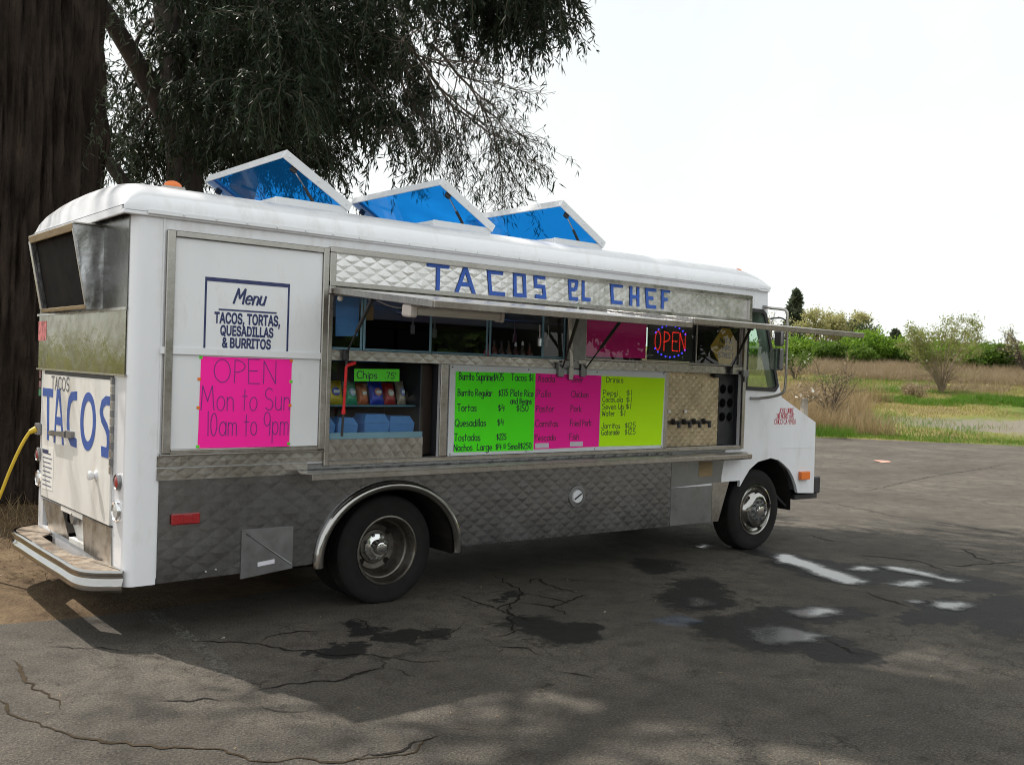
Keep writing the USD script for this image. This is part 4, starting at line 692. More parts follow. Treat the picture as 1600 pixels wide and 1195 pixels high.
put('mirror_brace', cat(tube([(5.81, -.195, 1.80), (5.77, -.13, 1.80)], .008), tube([(5.81, -.195, 1.95), (5.78, -.13, 1.95)], .008), tube(smooth_path([(5.78, -.02, 2.13), (5.84, -.10, 2.14), (5.87, -.16, 2.10)]), .007)), blackm, mr)
# wheels
def tyre(cx, cz, y0, w, R, rr):
    prof = [(rr, 0), (rr+.012, .006), (rr+.02, .010), (R*.80, .016), (R-.040, .010), (R-.016, -.002), (R-.004, -.016)]
    half = w/2; front = [(r, h) for r, h in prof]; back = [(r, -w-h) for r, h in prof[::-1]]
    tread = []
    for k in range(5):
        h0 = -.022-(w-.044)*k/5; h1 = h0-(w-.044)/5
        tread += [(R, h0), (R, h1+.008), (R-.008, h1+.007), (R-.008, h1+.001)]
    m = lathe(front+tread+back, 64, 'y', (cx, y0, cz)); return fixv(m)
def wheel(cx, cz, y0, w, R, kind, label=None, mirror=False):
    Wh = xf('wheel', truck, label=label)
    def mk(name, m, mat, par, **kw):
        if mirror: m = m.copy(); m.vertices[:, 1] = 2*y0-m.vertices[:, 1]; m.invert()
        return put(name, m, mat, par, **kw)
    rr = .226
    mk('tyre', tyre(cx, cz, y0, w, R, rr-.004), tyre_m, Wh, smooth=40)
    C = (cx, y0, cz); met = pm('wheel_steel', (.17, .16, .145), .38, 1., var=.25, scale=14, rvar=.1, dirt=((.10, .075, .055), 12., .5, .7)) if kind == 'deep' and not globals().get('_ws') else None
    if met: globals()['_ws'] = met
    if kind == 'deep':
        rim = mk('rim', fixv(lathe([(.226, .004), (.232, .011), (.222, .013), (.214, .006), (.206, -.015), (.200, -.045), (.196, -.060), (.188, -.064), (.182, -.072), (.172, -.125), (.150, -.155), (.118, -.160), (.112, -.150), (.10, -.148), (.0, -.148)], 56, 'y', C)), _ws, Wh, smooth=38)
        mk('hub', fixv(lathe([(.088, -.149), (.086, -.135), (.060, -.13), (.050, -.125), (.047, -.075), (.040, -.06), (.028, -.056), (0, -.056)], 36, 'y', C)), chrome_clean, rim, smooth=38)
        for k in range(8):
            a = k*math.pi/4+.3; mk('lug_nut', lathe([(0, .024), (.009, .024), (.013, .018), (.013, 0)], 6, 'y', (cx+.083*math.cos(a), y0+.149, cz+.083*math.sin(a))), dull, rim)
        for k in range(4):
            a = k*math.pi/2+.75; v = lathe([(0, .0), (.030, .0)], 20, 'y', (0, 0, 0)); v.apply_scale([1, 1, .72]); v.apply_transform(trimesh.transformations.rotation_matrix(-a, [0, 1, 0])); v.apply_translation([cx+.147*math.cos(a), y0+.1515, cz+.147*math.sin(a)]); mk('hand_hole', v, under, rim)
    else:
        rim = mk('rim', fixv(lathe([(.226, .004), (.233, .011), (.222, .013), (.214, .006), (.208, -.012), (.198, -.022), (.188, -.026), (.182, -.014), (.168, .022), (.145, .042), (.118, .050), (.112, .040), (.108, .030), (.0, .030)], 56, 'y', C)), chrome, Wh, smooth=38)
        mk('hub', fixv(lathe([(.055, .030), (.052, .06), (.046, .072), (.030, .076), (0, .076)], 32, 'y', C)), chrome_clean, rim, smooth=38)
        mk('hub_plate', fixv(lathe([(.107, .0305), (.104, .042), (.056, .046), (0, .046)], 36, 'y', C)), dull, rim, smooth=38)
        for k in range(10):
            a = k*math.pi/5; mk('lug_nut', lathe([(0, .030), (.009, .030), (.012, .024), (.012, 0)], 6, 'y', (cx+.082*math.cos(a), y0-.042, cz+.082*math.sin(a))), dull, rim)
        for k in range(4):
            a = k*math.pi/2+.18; v = lathe([(0, .0), (.026, .0)], 20, 'y', (0, 0, 0)); v.apply_translation([0, 0, 0]); v.apply_transform(trimesh.transformations.rotation_matrix(-.45, [0, 0, 1])); v.apply_transform(trimesh.transformations.rotation_matrix(-a, [0, 1, 0])); v.apply_translation([cx+.163*math.cos(a), y0-.034, cz+.163*math.sin(a)]); mk('hand_hole', v, under, rim)
wheel(1.768, .356, .055, .19, .364, 'deep', 'right rear wheel with deep steel rim')
wheel(1.768, .356, .29, .19, .364, 'deep')
wheel(5.745, .368, .045, .21, .372, 'front', 'right front wheel with chrome rim')
wheel(1.768, .356, W-.055, .19, .364, 'deep', mirror=True); wheel(5.745, .368, W-.045, .21, .372, 'front', mirror=True)
put('axle', cat(tube([(1.768, .3, .36), (1.768, W-.3, .36)], .06), trimesh.creation.icosphere(2, .16).apply_translation([1.768, W/2, .37]), tube([(5.745, .2, .34), (5.745, W-.2, .34)], .045)), under, truck)
put_each('chassis_rail', [cbox(.1, 6.55, .50, .57, .48, .61), cbox(.1, 6.55, W-.57, W-.50, .48, .61)], under, truck)
put('fuel_tank', cbox(2.36, 3.3, .62, 1.2, .36, .58, .03), pm('dusty_tank', (.10, .075, .055), .8, var=.3), truck)
put('underside', cat(cbox(.09, 1.2, .04, W-.04, .60, .618), cbox(2.32, 5.15, .04, W-.04, .602, .618), cbox(.1, 1.15, .035, .045, .33, .9)), under, truck)
# ---------------------------------------------------------------- lettering and the things hung on the truck
GL = {
'A': "0,0 3,10 6,0;1.1,3.8 4.9,3.8", 'B': "0,0 0,10;@0,7.5,4.6,2.5,90,-90;@0,2.5,5.4,2.5,90,-90", 'C': "@4,5,4,5,48,312", 'D': "0,0 0,10;@0,5,6,5,90,-90", 'E': "5,10 0,10 0,0 5,0;0,5.2 4,5.2",
'F': "5,10 0,10 0,0;0,5.2 4,5.2", 'G': "@4,5,4,5,48,330;4,4.2 7.2,4.2 7.2,1", 'H': "0,10 0,0;6,10 6,0;0,5 6,5", 'I': "0,10 0,0", 'J': "3.6,10 3.6,2;@1.8,2.2,1.8,2.2,0,-170", 'K': "0,10 0,0;5,10 0,4.5 5,0", 'L': "0,10 0,0 5,0",
'M': "0,0 1,10 4,3.5 7,10 8,0", 'N': "0,0 0,10 6,0 6,10", 'O': "@3.8,5,3.8,5,90,450", 'P': "0,0 0,10;@0,7.3,5,2.7,90,-90", 'Q': "@3.8,5,3.8,5,90,450;4.5,2.5 7.5,-1", 'R': "0,0 0,10;@0,7.3,5,2.7,90,-90;1.6,4.6 5.6,0",
'S': "@2.8,7.5,2.7,2.5,35,270;@2.8,2.5,2.9,2.5,90,-145", 'T': "0,10 6,10;3,10 3,0", 'U': "0,10 0,3;@3,3,3,3,180,360;6,3 6,10", 'V': "0,10 3,0 6,10", 'W': "0,10 2,0 4.2,7.5 6.4,0 8.4,10", 'X': "0,0 6,10;0,10 6,0", 'Y': "0,10 3,5 6,10;3,5 3,0", 'Z': "0,10 6,10 0,0 6,0",
'a': "@2.5,3,2.5,3,20,380;5,6 5.2,0", 'b': "0,10 0,0;@2.4,3,2.4,3,180,-180", 'c': "@2.5,3,2.5,3,50,310", 'd': "@2.5,3,2.5,3,0,360;5,10 5,0", 'e': "0.1,3.1 4.9,3.1;@2.5,3,2.5,3,0,315", 'f': "@3.4,8,1.6,2,30,180;1.8,8 1.8,0;0,5.8 3.8,5.8",
'g': "@2.5,3,2.5,3,0,360;5,6 5,-2;@2.6,-2,2.4,2,0,-160", 'h': "0,10 0,0;@2.2,3.6,2.2,2.4,180,0;4.4,3.6 4.4,0", 'i': "0.6,6 0.6,0;0.6,8 0.6,8.8", 'j': "2,6 2,-3", 'k': "0,10 0,0;4,6 0,2.8 4.2,0", 'l': "0.6,10 0.6,0", 'm': "0,6 0,0;@1.7,4.2,1.7,1.8,180,0;3.4,4.2 3.4,0;@5.1,4.2,1.7,1.8,180,0;6.8,4.2 6.8,0",
'n': "0,6 0,0;@2.1,3.8,2.1,2.2,180,0;4.2,3.8 4.2,0", 'o': "@2.5,3,2.5,3,90,450", 'p': "0,6 0,-4;@2.4,3,2.4,3,180,-180", 'q': "@2.5,3,2.5,3,0,360;5,6 5,-4", 'r': "0,6 0,0;@2,3.8,2,2.2,180,50", 's': "@1.9,4.5,1.7,1.5,35,270;@1.9,1.5,1.9,1.5,90,-150", 't': "1.6,9 1.6,0;0,6 3.4,6", 'u': "0,6 0,2.2;@2.1,2.2,2.1,2.2,180,360;4.2,6 4.2,0", 'v': "0,6 2.2,0 4.4,6", 'w': "0,6 1.4,0 2.9,5 4.4,0 5.8,6", 'x': "0,0 4,6;0,6 4,0", 'y': "0,6 2.2,0;4.4,6 1.2,-4", 'z': "0,6 4,6 0,0 4,0",
'0': "@2.4,5,2.4,5,90,450", '1': "1,10 1,0", '2': "@2.3,7.4,2.3,2.6,165,-30;4.4,6.2 0,0 5,0", '3': "@2.2,7.6,2.2,2.4,150,-90;@2.2,2.6,2.5,2.6,90,-150", '4': "0.6,10 0,4.4 5,4.4;4,8 4,0", '5': "4.8,10 1,10 .6,5.8;@2.2,3,2.7,3,125,-145", '6': "@2.5,3,2.5,3,90,450;0.1,3.4 3.6,10", '7': "0,10 5,10 2,0", '8': "@2.4,7.6,2.1,2.4,90,450;@2.4,2.6,2.5,2.6,90,450", '9': "@2.4,7,2.4,3,0,360;4.8,7.4 4.4,0",
'$': "@2.5,6.9,2.3,1.9,35,270;@2.5,3.1,2.4,1.9,90,-145;2.5,10.4 2.5,-.6", '.': "0.5,0 0.5,.5", ',': "0.8,.6 0.2,-1.6", '&': "6,0 1.2,7 @3", "'": "0.5,10 0.3,8", '-': "0,5 3,5", ':': "0.5,1 0.5,1.5;0.5,5 0.5,5.5", '#': "0,2 3,2 3,8 0,8 0,2"}
def glyph(ch):
    out, wd = [], 0
    for st in GL[ch].split(';'):
        if st[0] == '@':
            cx, cy, rx, ry, a, b = map(float, st[1:].split(',')); n = max(6, int(abs(b-a)/20))
            p = [(cx+rx*math.cos(math.radians(t)), cy+ry*math.sin(math.radians(t))) for t in np.linspace(a, b, n)]
        else: p = [tuple(map(float, q.split(','))) for q in st.split()]
        out.append(p); wd = max(wd, max(q[0] for q in p))
    return out, wd
def stroke_poly(text, h, w=None, width=None, gap=1.9, space=4.0, slant=0., jit=.03, seed=0, dots=None):
    """Hand lettering as an outline: capitals h tall; width squeezes or stretches the line to a measured length."""
    r = random.Random(f'{text}{seed}'); x, lines = 0., []
    for ch in text:
        if ch == ' ': x += space; continue
        g, wd = glyph(ch); sc, dy, rot = 1+r.uniform(-jit, jit)*2, r.uniform(-jit, jit)*8, r.uniform(-jit, jit)*1.5
        for p in g: lines.append([(x+(a*sc)+rot*b+slant*b, b*sc+dy) for a, b in p])
        x += wd*sc+gap
    s = h/10; sx = s if width is None else width/max(x-gap, 1e-6)
    L = [[(a*sx, b*s) for a, b in l] for l in lines]
    if dots: return L
    w = w or h*.08
    return unary_union([LineString(l).buffer(w/2, quad_segs=2) for l in L]).simplify(w*.05)
def letter(parent, text, x, z, h, y, w=None, width=None, mat=ink, t=.0008, rear=False, tilt=0., **kw):
    p = stroke_poly(text, h, w, width, **kw); p = affinity.rotate(p, tilt, origin=(0, 0)) if tilt else p
    m = on_side(flat_prism(affinity.translate(p, x, z), t), y)
    return put('lettering', m, mat, parent)
def card(name, quad, y, t, mat, label, category, curl=0., **kw):
    """A sheet of card taped up: slightly bowed grid between four measured corners (bl, br, tr, tl)."""
    bl, br, tr, tl = map(np.array, quad); n, k = 13, 11; P = np.zeros((n, k, 3))
    for i, s in enumerate(np.linspace(0, 1, n)):
        for j, q in enumerate(np.linspace(0, 1, k)):
            a = (bl*(1-s)+br*s)*(1-q)+(tl*(1-s)+tr*s)*q
            P[i, j] = (a[0], y-t-curl*max(0, 4*s*(1-s)*4*q*(1-q)*0+0), a[1])
    f = grid_mesh(P); Q = P.copy(); Q[..., 1] += t; b = grid_mesh(Q)
    if f.face_normals[:, 1].mean() > 0: f.invert()
    if b.face_normals[:, 1].mean() < 0: b.invert()
    th = xf(name, label=label, category=category); put('card', cat(f, b), mat, th); return th
# permanent vinyl lettering on the menu panel
s_ = stroke_poly('Menu', .085, .009, .19, slant=.34, jit=.02)
put('lettering', on_side(flat_prism(affinity.translate(s_.union(affinity.translate(s_, .004, -.002)), .615, 1.925), .0008), -.0064), navy, pnl)
def bold(text, x, z, h, width, y, mat, parent):
    m = meshkit.text_mesh(text, h, .0008, bold=True); tp = m.triangles[m.face_normals[:, 2] > .5][:, :, :2]; m = flat_prism(unary_union([Polygon(t_) for t_ in tp]).buffer(h*.035, quad_segs=2), .0008); b = m.bounds; m.vertices[:, 0] = (m.vertices[:, 0]-b[0, 0])*width/(b[1, 0]-b[0, 0])+x; m.vertices[:, 1] += z
    return put('lettering', on_side(m, y), mat, parent)
bold('TACOS, TORTAS,', .502, 1.805, .060, .415, -.0064, navy, pnl); bold('QUESADILLAS', .540, 1.735, .055, .335, -.0064, navy, pnl); bold('& BURRITOS', .553, 1.664, .055, .308, -.0064, navy, pnl)
# red stencilled owner's lines on the nose
cabprim = '/World/food_truck/cab_side'
for tx, x, z, wd in (('JOSE URIBE', 6.015, 1.262, .225), ('318 NORD AVE', 5.975, 1.212, .275), ('CHICO CA 95926', 5.945, 1.160, .335)):
    letter(cabprim, tx, x, z,   .044, .0046, .0065, wd, red_paint, jit=.01, t=.0006)
# little faded words on the rear door
m = flat_prism(stroke_poly('TACOS', .085, .012, .40, jit=.05), .0008); ry, rz = RP(1.388, 1.362); m.vertices[:, 0] -= ry; m.vertices[:, 1] += rz
put('lettering', on_rear(m, XR-.0136), pm('faded_black', (.12, .12, .14), .7, var=.6, scale=70), door)

# hours poster
t1 = card('hours_poster', ((.424, 1.076), (1.001, 1.073), (1.003, 1.606), (.430, 1.606)), -.0066, .0012, pink, 'pink card reading OPEN Mon to Sun 10am to 9pm', 'poster')
letter(t1, 'OPEN', .512, 1.455, .140, -.0079, .0055, .385, ink_purple); letter(t1, 'Mon to Sun', .438, 1.295, .135, -.0079, .0055, .555, ink_purple); letter(t1, '10am to 9pm', .475, 1.145, .135, -.0079, .0055, .515, ink_purple)
for (x, z), c in (((.428, 1.600), 'green'), ((.998, 1.598), 'orange'), ((.422, 1.475), 'orange'), ((1.0, 1.470), 'green'), ((.421, 1.31), 'orange'), ((.998, 1.325), 'orange'), ((.996, 1.09), 'green'), ((.424, 1.085), 'green')):
    put('tape', cbox(x-.010, x+.010, -.0092, -.0081, z-.008, z+.008, .0004), greend if c == 'green' else amber_lens, t1)
# menu board with three cards
mb = put('menu_board', side_prism([(2.192, .978), (4.386, .978), (4.392, 1.600), (2.192, 1.606)], -.012, .006), board, truck)
for x in (2.21, 2.9, 3.6, 4.37):
    for z in (.99, 1.592): put('screw', trimesh.creation.icosphere(1, .006).apply_translation([x, -.0185, z]), dull, mb)
yb = -.0184
t2 = card('menu_card', ((2.243, 1.002), (2.968, .998), (2.966, 1.566), (2.238, 1.562)), yb, .0012, green, 'bright green card listing burritos, tortas and nachos with prices', 'menu card')
yl = yb-.0013
for tx, x, z, wd, h in (('Burrito Suprime$475', 2.268, 1.505, .395, .050), ('Tacos $1', 2.735, 1.508, .205, .050), ('Burrito Regular', 2.262, 1.395, .300, .046), ('$375', 2.625, 1.398, .080, .044), ('Plate Rice', 2.735, 1.395, .215, .048), ('and Beans', 2.735, 1.340, .200, .042),
                      ('Tortas', 2.262, 1.288, .165, .050), ('$4', 2.625, 1.288, .055, .046), ('$150', 2.795, 1.286, .110, .046), ('Quesadillas', 2.245, 1.182, .270, .050), ('$4', 2.622, 1.184, .055, .046), ('Tostadas', 2.243, 1.080, .225, .050), ('$225', 2.620, 1.082, .085, .044), ('Nachos', 2.238, 1.014, .175, .046) if 0 else ('Nachos  Large', 2.242, 1.012, .335, .046), ('$4 # Small$250', 2.612, 1.012, .335, .042)):
    letter(t2, tx, x, z, h, yl, .0062, wd)
t3 = card('menu_card', ((2.972, 1.004), (3.643, 1.008), (3.645, 1.563), (2.968, 1.566)), yb, .0012, pink, 'bright pink card listing asada, pollo, pastor and other fillings', 'menu card')
for tx, x, z, wd in (('Asada', 2.992, 1.505, .165), ('Beer', 3.335, 1.508, .115), ('Pollo', 2.988, 1.392, .135), ('Chicken', 3.335, 1.392, .175), ('Pastor', 2.984, 1.282, .175), ('Pork', 3.332, 1.282, .110), ('Carnitas', 2.980, 1.172, .225), ('Fried Pork', 3.330, 1.172, .225), ('Pescado', 2.982, 1.068, .205), ('Fish', 3.330, 1.068, .095)):
    letter(t3, tx, x, z, .048, yl, .0052, wd)
for x, z in ((2.985, 1.012), (3.335, 1.016)): put('tape', cbox(x, x+.135, yb-.0028, yb-.0014, z, z+.036, .0005), tape, t3)
t4 = card('menu_card', ((3.647, 1.009), (4.364, 1.003), (4.384, 1.558), (3.650, 1.563)), yb, .0012, yellow, 'yellow green card listing the drinks and their prices', 'menu card')
for tx, x, z, wd in (('Drinks', 3.705, 1.512, .185), ('Pepsi', 3.672, 1.408, .160), ('$1', 3.935, 1.410, .055), ('CocaCola', 3.668, 1.358, .225), ('$1', 3.935, 1.356, .055), ('Seven Up', 3.668, 1.300, .240), ('$1', 3.932, 1.302, .055), ('Water', 3.668, 1.248, .140), ('$1', 3.872, 1.248, .050), ('Jarritos', 3.668, 1.150, .205), ('$125', 3.930, 1.150, .120), ('Gatorade', 3.668, 1.098, .200), ('$125', 3.930, 1.098, .120)):
    letter(t4, tx, x, z, .043, yl, .0052, wd)
# blank pink card, LED sign and diamond sign behind the front service window
card('blank_card', ((3.520, 1.712), (4.195, 1.714), (4.200, 2.035), (3.520, 2.035)), .034, .0012, pm('pink_card_shaded', (.95, .018, .30), .75, var=.03, scale=5, spec=.2), 'blank pink card in the window beside the lit OPEN sign', 'poster')  # card pink dimmed for the shade under awning and glass
led = xf('open_sign', label='black LED sign with red OPEN letters in a ring of blue lights', category='LED sign')
put('panel', cbox(4.225, 4.785, .030, .050, 1.705, 2.030, .006), blackm, led)
for i, (tx, x) in enumerate((('O', 4.300), ('P', 4.412), ('E', 4.515), ('N', 4.608))):
    L = stroke_poly(tx, .155, dots=True, width=.070, jit=0); dots = []
    for l in L:
        ls = LineString(l); k = max(2, int(ls.length/.0155))
        for q in range(k+1): p = ls.interpolate(q/k, normalized=True); dots.append(trimesh.creation.icosphere(0, .0052).apply_translation([x+p.x, .0285, 1.790+p.y]))
    put('led_letter', cat(dots), ledm, led)
for a in np.linspace(0, 2*np.pi, 25)[:-1]:
    if abs(math.sin(a)) < .30: continue
    put('blue_light', trimesh.creation.icosphere(1, .0075).apply_translation([4.49+.215*math.cos(a), .0285, 1.868+.132*math.sin(a)]), ledb, led)
dm = xf('diamond_sign', label='yellow diamond traffic sign leaning inside the front window', category='traffic sign')
dp = Polygon([(5.055, 1.845), (5.245, 2.055), (5.435, 1.845), (5.245, 1.640)]).buffer(.015)
put('plate', side_prism(dp.intersection(xb(4.9, 5.412, 1.695, 2.068)), .052, .003), diamond_y, dm)
for tx, x, z, wd in (('NOT A', 5.165, 1.885, .16), ('THRU', 5.150, 1.820, .20), ('STREET', 5.150, 1.755, .21)): letter(dm, tx, x, z, .042, .0489, .009, wd, ink)
# price slip in the snack case
t5 = card('price_slip', ((1.455, 1.480), (1.800, 1.484), (1.797, 1.566), (1.452, 1.560)), .0145, .001, greend, 'small green slip reading Chips .75 in the snack case', 'price slip')
letter(t5, 'Chips', 1.475, 1.500, .046, .0134, .006, .150); letter(t5, ".75'", 1.685, 1.502, .040, .0134, .005, .085)
# bags of chips on the shelf, foam boxes with blue light in their colour on the tray
def bag(x0, x1, z0, z1, y, cmat, lab, tilt=0.):
    n, k = 11, 13; cx, hw = (x0+x1)/2, (x1-x0)/2; F_, B_ = np.zeros((n, k, 3)), np.zeros((n, k, 3)); sd = int(x0*1000)
    for i, u in enumerate(np.linspace(-1, 1, n)):
        for j, q in enumerate(np.linspace(0, 1, k)):
            puff = .032*(1-u**4)*max(0, 1-abs(2*q-1)**3)+.006*(meshkit.noise(np.array([[u*3+sd, q*4, 0]]), 2)[0]-.5)*(1-u*u)
            x = cx+u*hw*(1-.06*math.sin(math.pi*q)); z = z0+(z1-z0)*q; yy = y+tilt*q
            F_[i, j] = (x, yy-puff, z); B_[i, j] = (x, yy+puff*.8+.001, z)
    f, b = grid_mesh(F_), grid_mesh(B_)
    if f.face_normals[:, 1].mean() > 0: f.invert()
    if b.face_normals[:, 1].mean() < 0: b.invert()
    t = xf('chip_bag', label=lab, category='chip bag', group='bags of chips on the shelf'); put('bag', cat(f, b), cmat, t, smooth=True)
    return t, (lambda u, q: (cx+u*hw*.95, y+tilt*q-.034*(1-u**4)*max(0, 1-abs(2*q-1)**3)-.004, z0+(z1-z0)*q))
def foil(name, c): return pm(name, c, .28, .25, var=.25, scale=18)
bags = [((1.285, 1.355), (.22, .09, .05), 'brown chip bag at the left end of the shelf', (.1, .12, .4)), ((1.345, 1.475), (.55, .42, .03), 'yellow chip bag behind the red taped rod', (.05, .1, .5)), ((1.478, 1.575), (.03, .28, .16), 'dark green chip bag beside the yellow one', (.35, .5, .7)),
        ((1.578, 1.665), (.45, .12, .05), 'orange brown chip bag between the green and blue ones', (.6, .3, .1)), ((1.668, 1.782), (.02, .05, .42), 'blue chip bag in the middle of the shelf', (.5, .2, .15)), ((1.785, 1.880), (.35, .03, .03), 'red chip bag right of the blue one', (.6, .5, .4)), ((1.885, 1.955), (.32, .27, .22), 'beige chip bag at the right end of the shelf', (.2, .25, .6))]
for i, ((a, b), c, lab, lc) in enumerate(bags):
    t, at_ = bag(a, b, 1.323, 1.323+(.135, .155, .150, .14, .155, .145, .16)[i], .16+.01*(i % 2), foil(f'foil_{i}', c), lab, .05)
    e = []
    for r_ in (0., 1.):
        for s in np.linspace(0, 2*np.pi, 15)[:-1]: e.append(at_(r_*.5*math.cos(s), .56+r_*.17*math.sin(s)))
    e = np.array(e); f = [(14+k, 14+(k+1) % 14, k) for k in range(14)]+[(14+(k+1) % 14, (k+1) % 14, k) for k in range(14)]
    e[:14] -= [0, .004, 0]; put('emblem', sheet(e, f), pm(f'emblem_{i}', lc, .4), t)
    zz = at_(0, .56); put('emblem_band', obox((zz[0], zz[1]-.006, zz[2]), np.eye(3), ((b-a)*.17, .001, .010)), board, t)
for i, (a, b, h, lab) in enumerate(((1.270, 1.362, .108, 'white foam takeout box with blue light in its colour, half hidden behind the red taped rod'), (1.392, 1.530, .110, 'white foam takeout box with blue light in its colour, just right of the red taped rod'), (1.590, 1.772, .132, 'tallest white foam takeout box on the tray, blue light in its colour'), (1.785, 1.972, .118, 'white foam takeout box with blue light in its colour, nearest the dark opening'))):
    t = xf('foam_box', label=lab, category='takeout box'); z0 = 1.129
    def taper(x0, x1, y0, y1, z0, z1, k): return trimesh.convex.convex_hull([(x0+(k if z == z1 else 0)+sx*.012, y0+(k if z == z1 else 0)+sy*.012, z) if 0 else (xx+(dx if z == z1 else 0), yy+(dy if z == z1 else 0), z) for xx, dx in ((x0, k), (x1, -k)) for yy, dy in ((y0, k), (y1, -k)) for z in (z0, z1)])
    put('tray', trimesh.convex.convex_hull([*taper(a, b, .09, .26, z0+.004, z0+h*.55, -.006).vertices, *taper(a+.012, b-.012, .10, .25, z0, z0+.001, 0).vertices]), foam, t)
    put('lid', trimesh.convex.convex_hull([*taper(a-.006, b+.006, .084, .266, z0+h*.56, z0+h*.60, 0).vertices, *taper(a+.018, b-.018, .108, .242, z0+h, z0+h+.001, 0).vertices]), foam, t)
# bottles behind the rear awning's open window
for i in range(7):
    x, hgt = 2.635+i*.068, (.15, .17, .165, .17, .16, .17, .165)[i]; z0 = 1.603
    mt = red_m if i == 0 else pm(f'sauce_{i}', [(.10, .03, .02), (.05, .03, .02), (.09, .05, .03), (.06, .02, .02), (.05, .04, .03), (.09, .03, .02)][i-1], .2)
    t = xf('sauce_bottle', label=['red squeeze bottle, first of the row behind the open order window', 'dark sauce bottle right beside the red squeeze bottle', 'third sauce bottle counted from the red squeeze bottle', 'middle dark sauce bottle of the row in the order window', 'first white capped sauce bottle from the red one', 'white capped sauce bottle farther from the red one', 'last dark sauce bottle of the row, by the window post'][i], category='bottle', group=None if i == 0 else 'dark sauce bottles in the order window')
    put('bottle', fixv(lathe([(0, 0), (.024, .0), (.026, .01), (.026, hgt*.62), (.018, hgt*.78), (.009, hgt*.86), (.009, hgt), (0, hgt)], 18, 'z', (x, .15, z0))), mt, t, smooth=40)
    put('cap', fixv(lathe([(0, hgt+.03), (.006, hgt+.03), (.011, hgt+.004), (.011, hgt), (0, hgt)], 14, 'z', (x, .15, z0))), red_m if i == 0 else (board if i in (4, 5) else blackm), t)
t = put('blue_sheet', side_prism([(1.335, 1.765), (1.500, 1.772), (1.505, 2.03), (1.330, 2.03)], .060, .001), foam, label='pale blue sheet added inside the leftmost order window', category='paper')  # added sheet standing in for the blue in this pane
t = put('brown_carton', cbox(1.575, 1.665, .14, .24, 1.885, 1.985, .004), wood_y, label='small brown carton seen through the open order window', category='carton')
# yellow power cord
p = smooth_path([(XR-.03, 1.80, 1.07), (-.035, 1.805, 1.055), (-.09, 1.82, .95), (-.15, 1.85, .78), (-.21, 1.885, .58), (-.30, 1.98, .30), (-.45, 2.2, .10), (-.85, 2.9, .09), (-1.4, 3.6, .075), (-2.6, 4.0, .06)], 8)
p[:, 2] = np.maximum(p[:, 2], terr(p[:, 0], p[:, 1])+.016)
t = xf('power_cord', label='yellow extension cord plugged into the rear of the truck', category='power cord')
put('cable', tube(p, .011), yellow_cable, t, smooth=True); put('plug', tube([(XR-.031, 1.80, 1.07), (-.04, 1.805, 1.05)], [.022, .016]), yellow_cable, t, smooth=40)
# ---------------------------------------------------------------- vegetation
def quads(base, tip, side, w, prof=(.5, .0)):
    """Leaf blades as flat four-point diamonds: base, tip (n,3), side unit vectors, widths."""
    n = len(base); mid = base+(tip-base)*prof[0]; s = side*w[:, None]/2
    V = np.stack([base, mid+s, tip, mid-s], 1).reshape(-1, 3); k = np.arange(n)*4
    return V, np.concatenate([np.stack([k, k+1, k+2], 1), np.stack([k, k+2, k+3], 1)])
def unit(v): return v/(np.linalg.norm(v, axis=-1, keepdims=True)+1e-12)
def join(parts):
    V, F, o = [], [], 0
    for v, f in parts: V.append(v); F.append(np.asarray(f)+o); o += len(v)
    return trimesh.Trimesh(np.vstack(V), np.vstack(F), process=False)
def ctubes(lines, sides=4):
    """Many tapering twigs as one mesh: list of (points, radii)."""
    parts = []
    for p, r in lines:
        m = tube(p, r, sides, cap=False); parts.append((np.asarray(m.vertices), np.asarray(m.faces)))
    return join(parts)

# redwood on the left: fluted trunk behind the truck
def trunk_mesh(cx, cy, r0, H, flare, amp, seed, nth=420, nz=150, z0=-.3, lean=(0, 0), vs=.22):
    th = np.linspace(0, 2*np.pi, nth+1); z = np.linspace(z0, H, nz); T, Z = np.meshgrid(th, z)
    T = T+.10*(meshkit.fbm(np.stack([np.cos(T)*3, np.sin(T)*3, Z*.9], -1), 3, seed+21)-.5); T[:, -1] = T[:, 0]+2*np.pi
    rr = r0*(1-.42*np.clip(Z, 0, None)/H)+flare*np.exp(-np.clip(Z, 0, None)/.8)
    C = np.stack([np.cos(T)*3.2*r0*2, np.sin(T)*3.2*r0*2, Z*vs], -1)
    rid = 1-np.abs(2*meshkit.fbm(C*2.4, 3, seed)-1); grv = np.abs(2*meshkit.fbm(np.stack([np.cos(T)*13*r0+.25*np.sin(Z*.9), np.sin(T)*13*r0, Z*vs*1.3], -1), 2, seed+7)-1)**.6; fine = meshkit.fbm(np.stack([np.cos(T)*22*r0, np.sin(T)*22*r0, Z*vs*4], -1), 3, seed+3)
    fl = .5+.5*np.cos(T*7+1.3*np.sin(Z*.35)+seed)
    rr = rr+.10*(meshkit.fbm(np.stack([np.cos(T)*1.4, np.sin(T)*1.4, Z*.55], -1), 3, seed+11)-.5)+.07*(meshkit.fbm(np.stack([np.cos(T)*4, np.sin(T)*4, Z*1.6], -1), 2, seed+12)-.5)+amp*(rid-.6)*1.3+amp*1.1*(grv-.5)+amp*.6*(fine-.5)+amp*.7*(fl-.5)*np.exp(-Z/6.)
    P = np.stack([cx+lean[0]*Z+rr*np.cos(T), cy+lean[1]*Z+rr*np.sin(T), Z], -1)
    g = grid_mesh(P); c = g.triangles_center-np.array([cx, cy, 0]); 
    if (g.face_normals*np.c_[c[:, :2], c[:, 2]*0]).sum(1).mean() < 0: g.invert()
    return g
rw = xf('redwood_tree', label='huge dark redwood trunk with fluted bark at the left edge', category='tree')
RWX, RWY = .40, 4.80
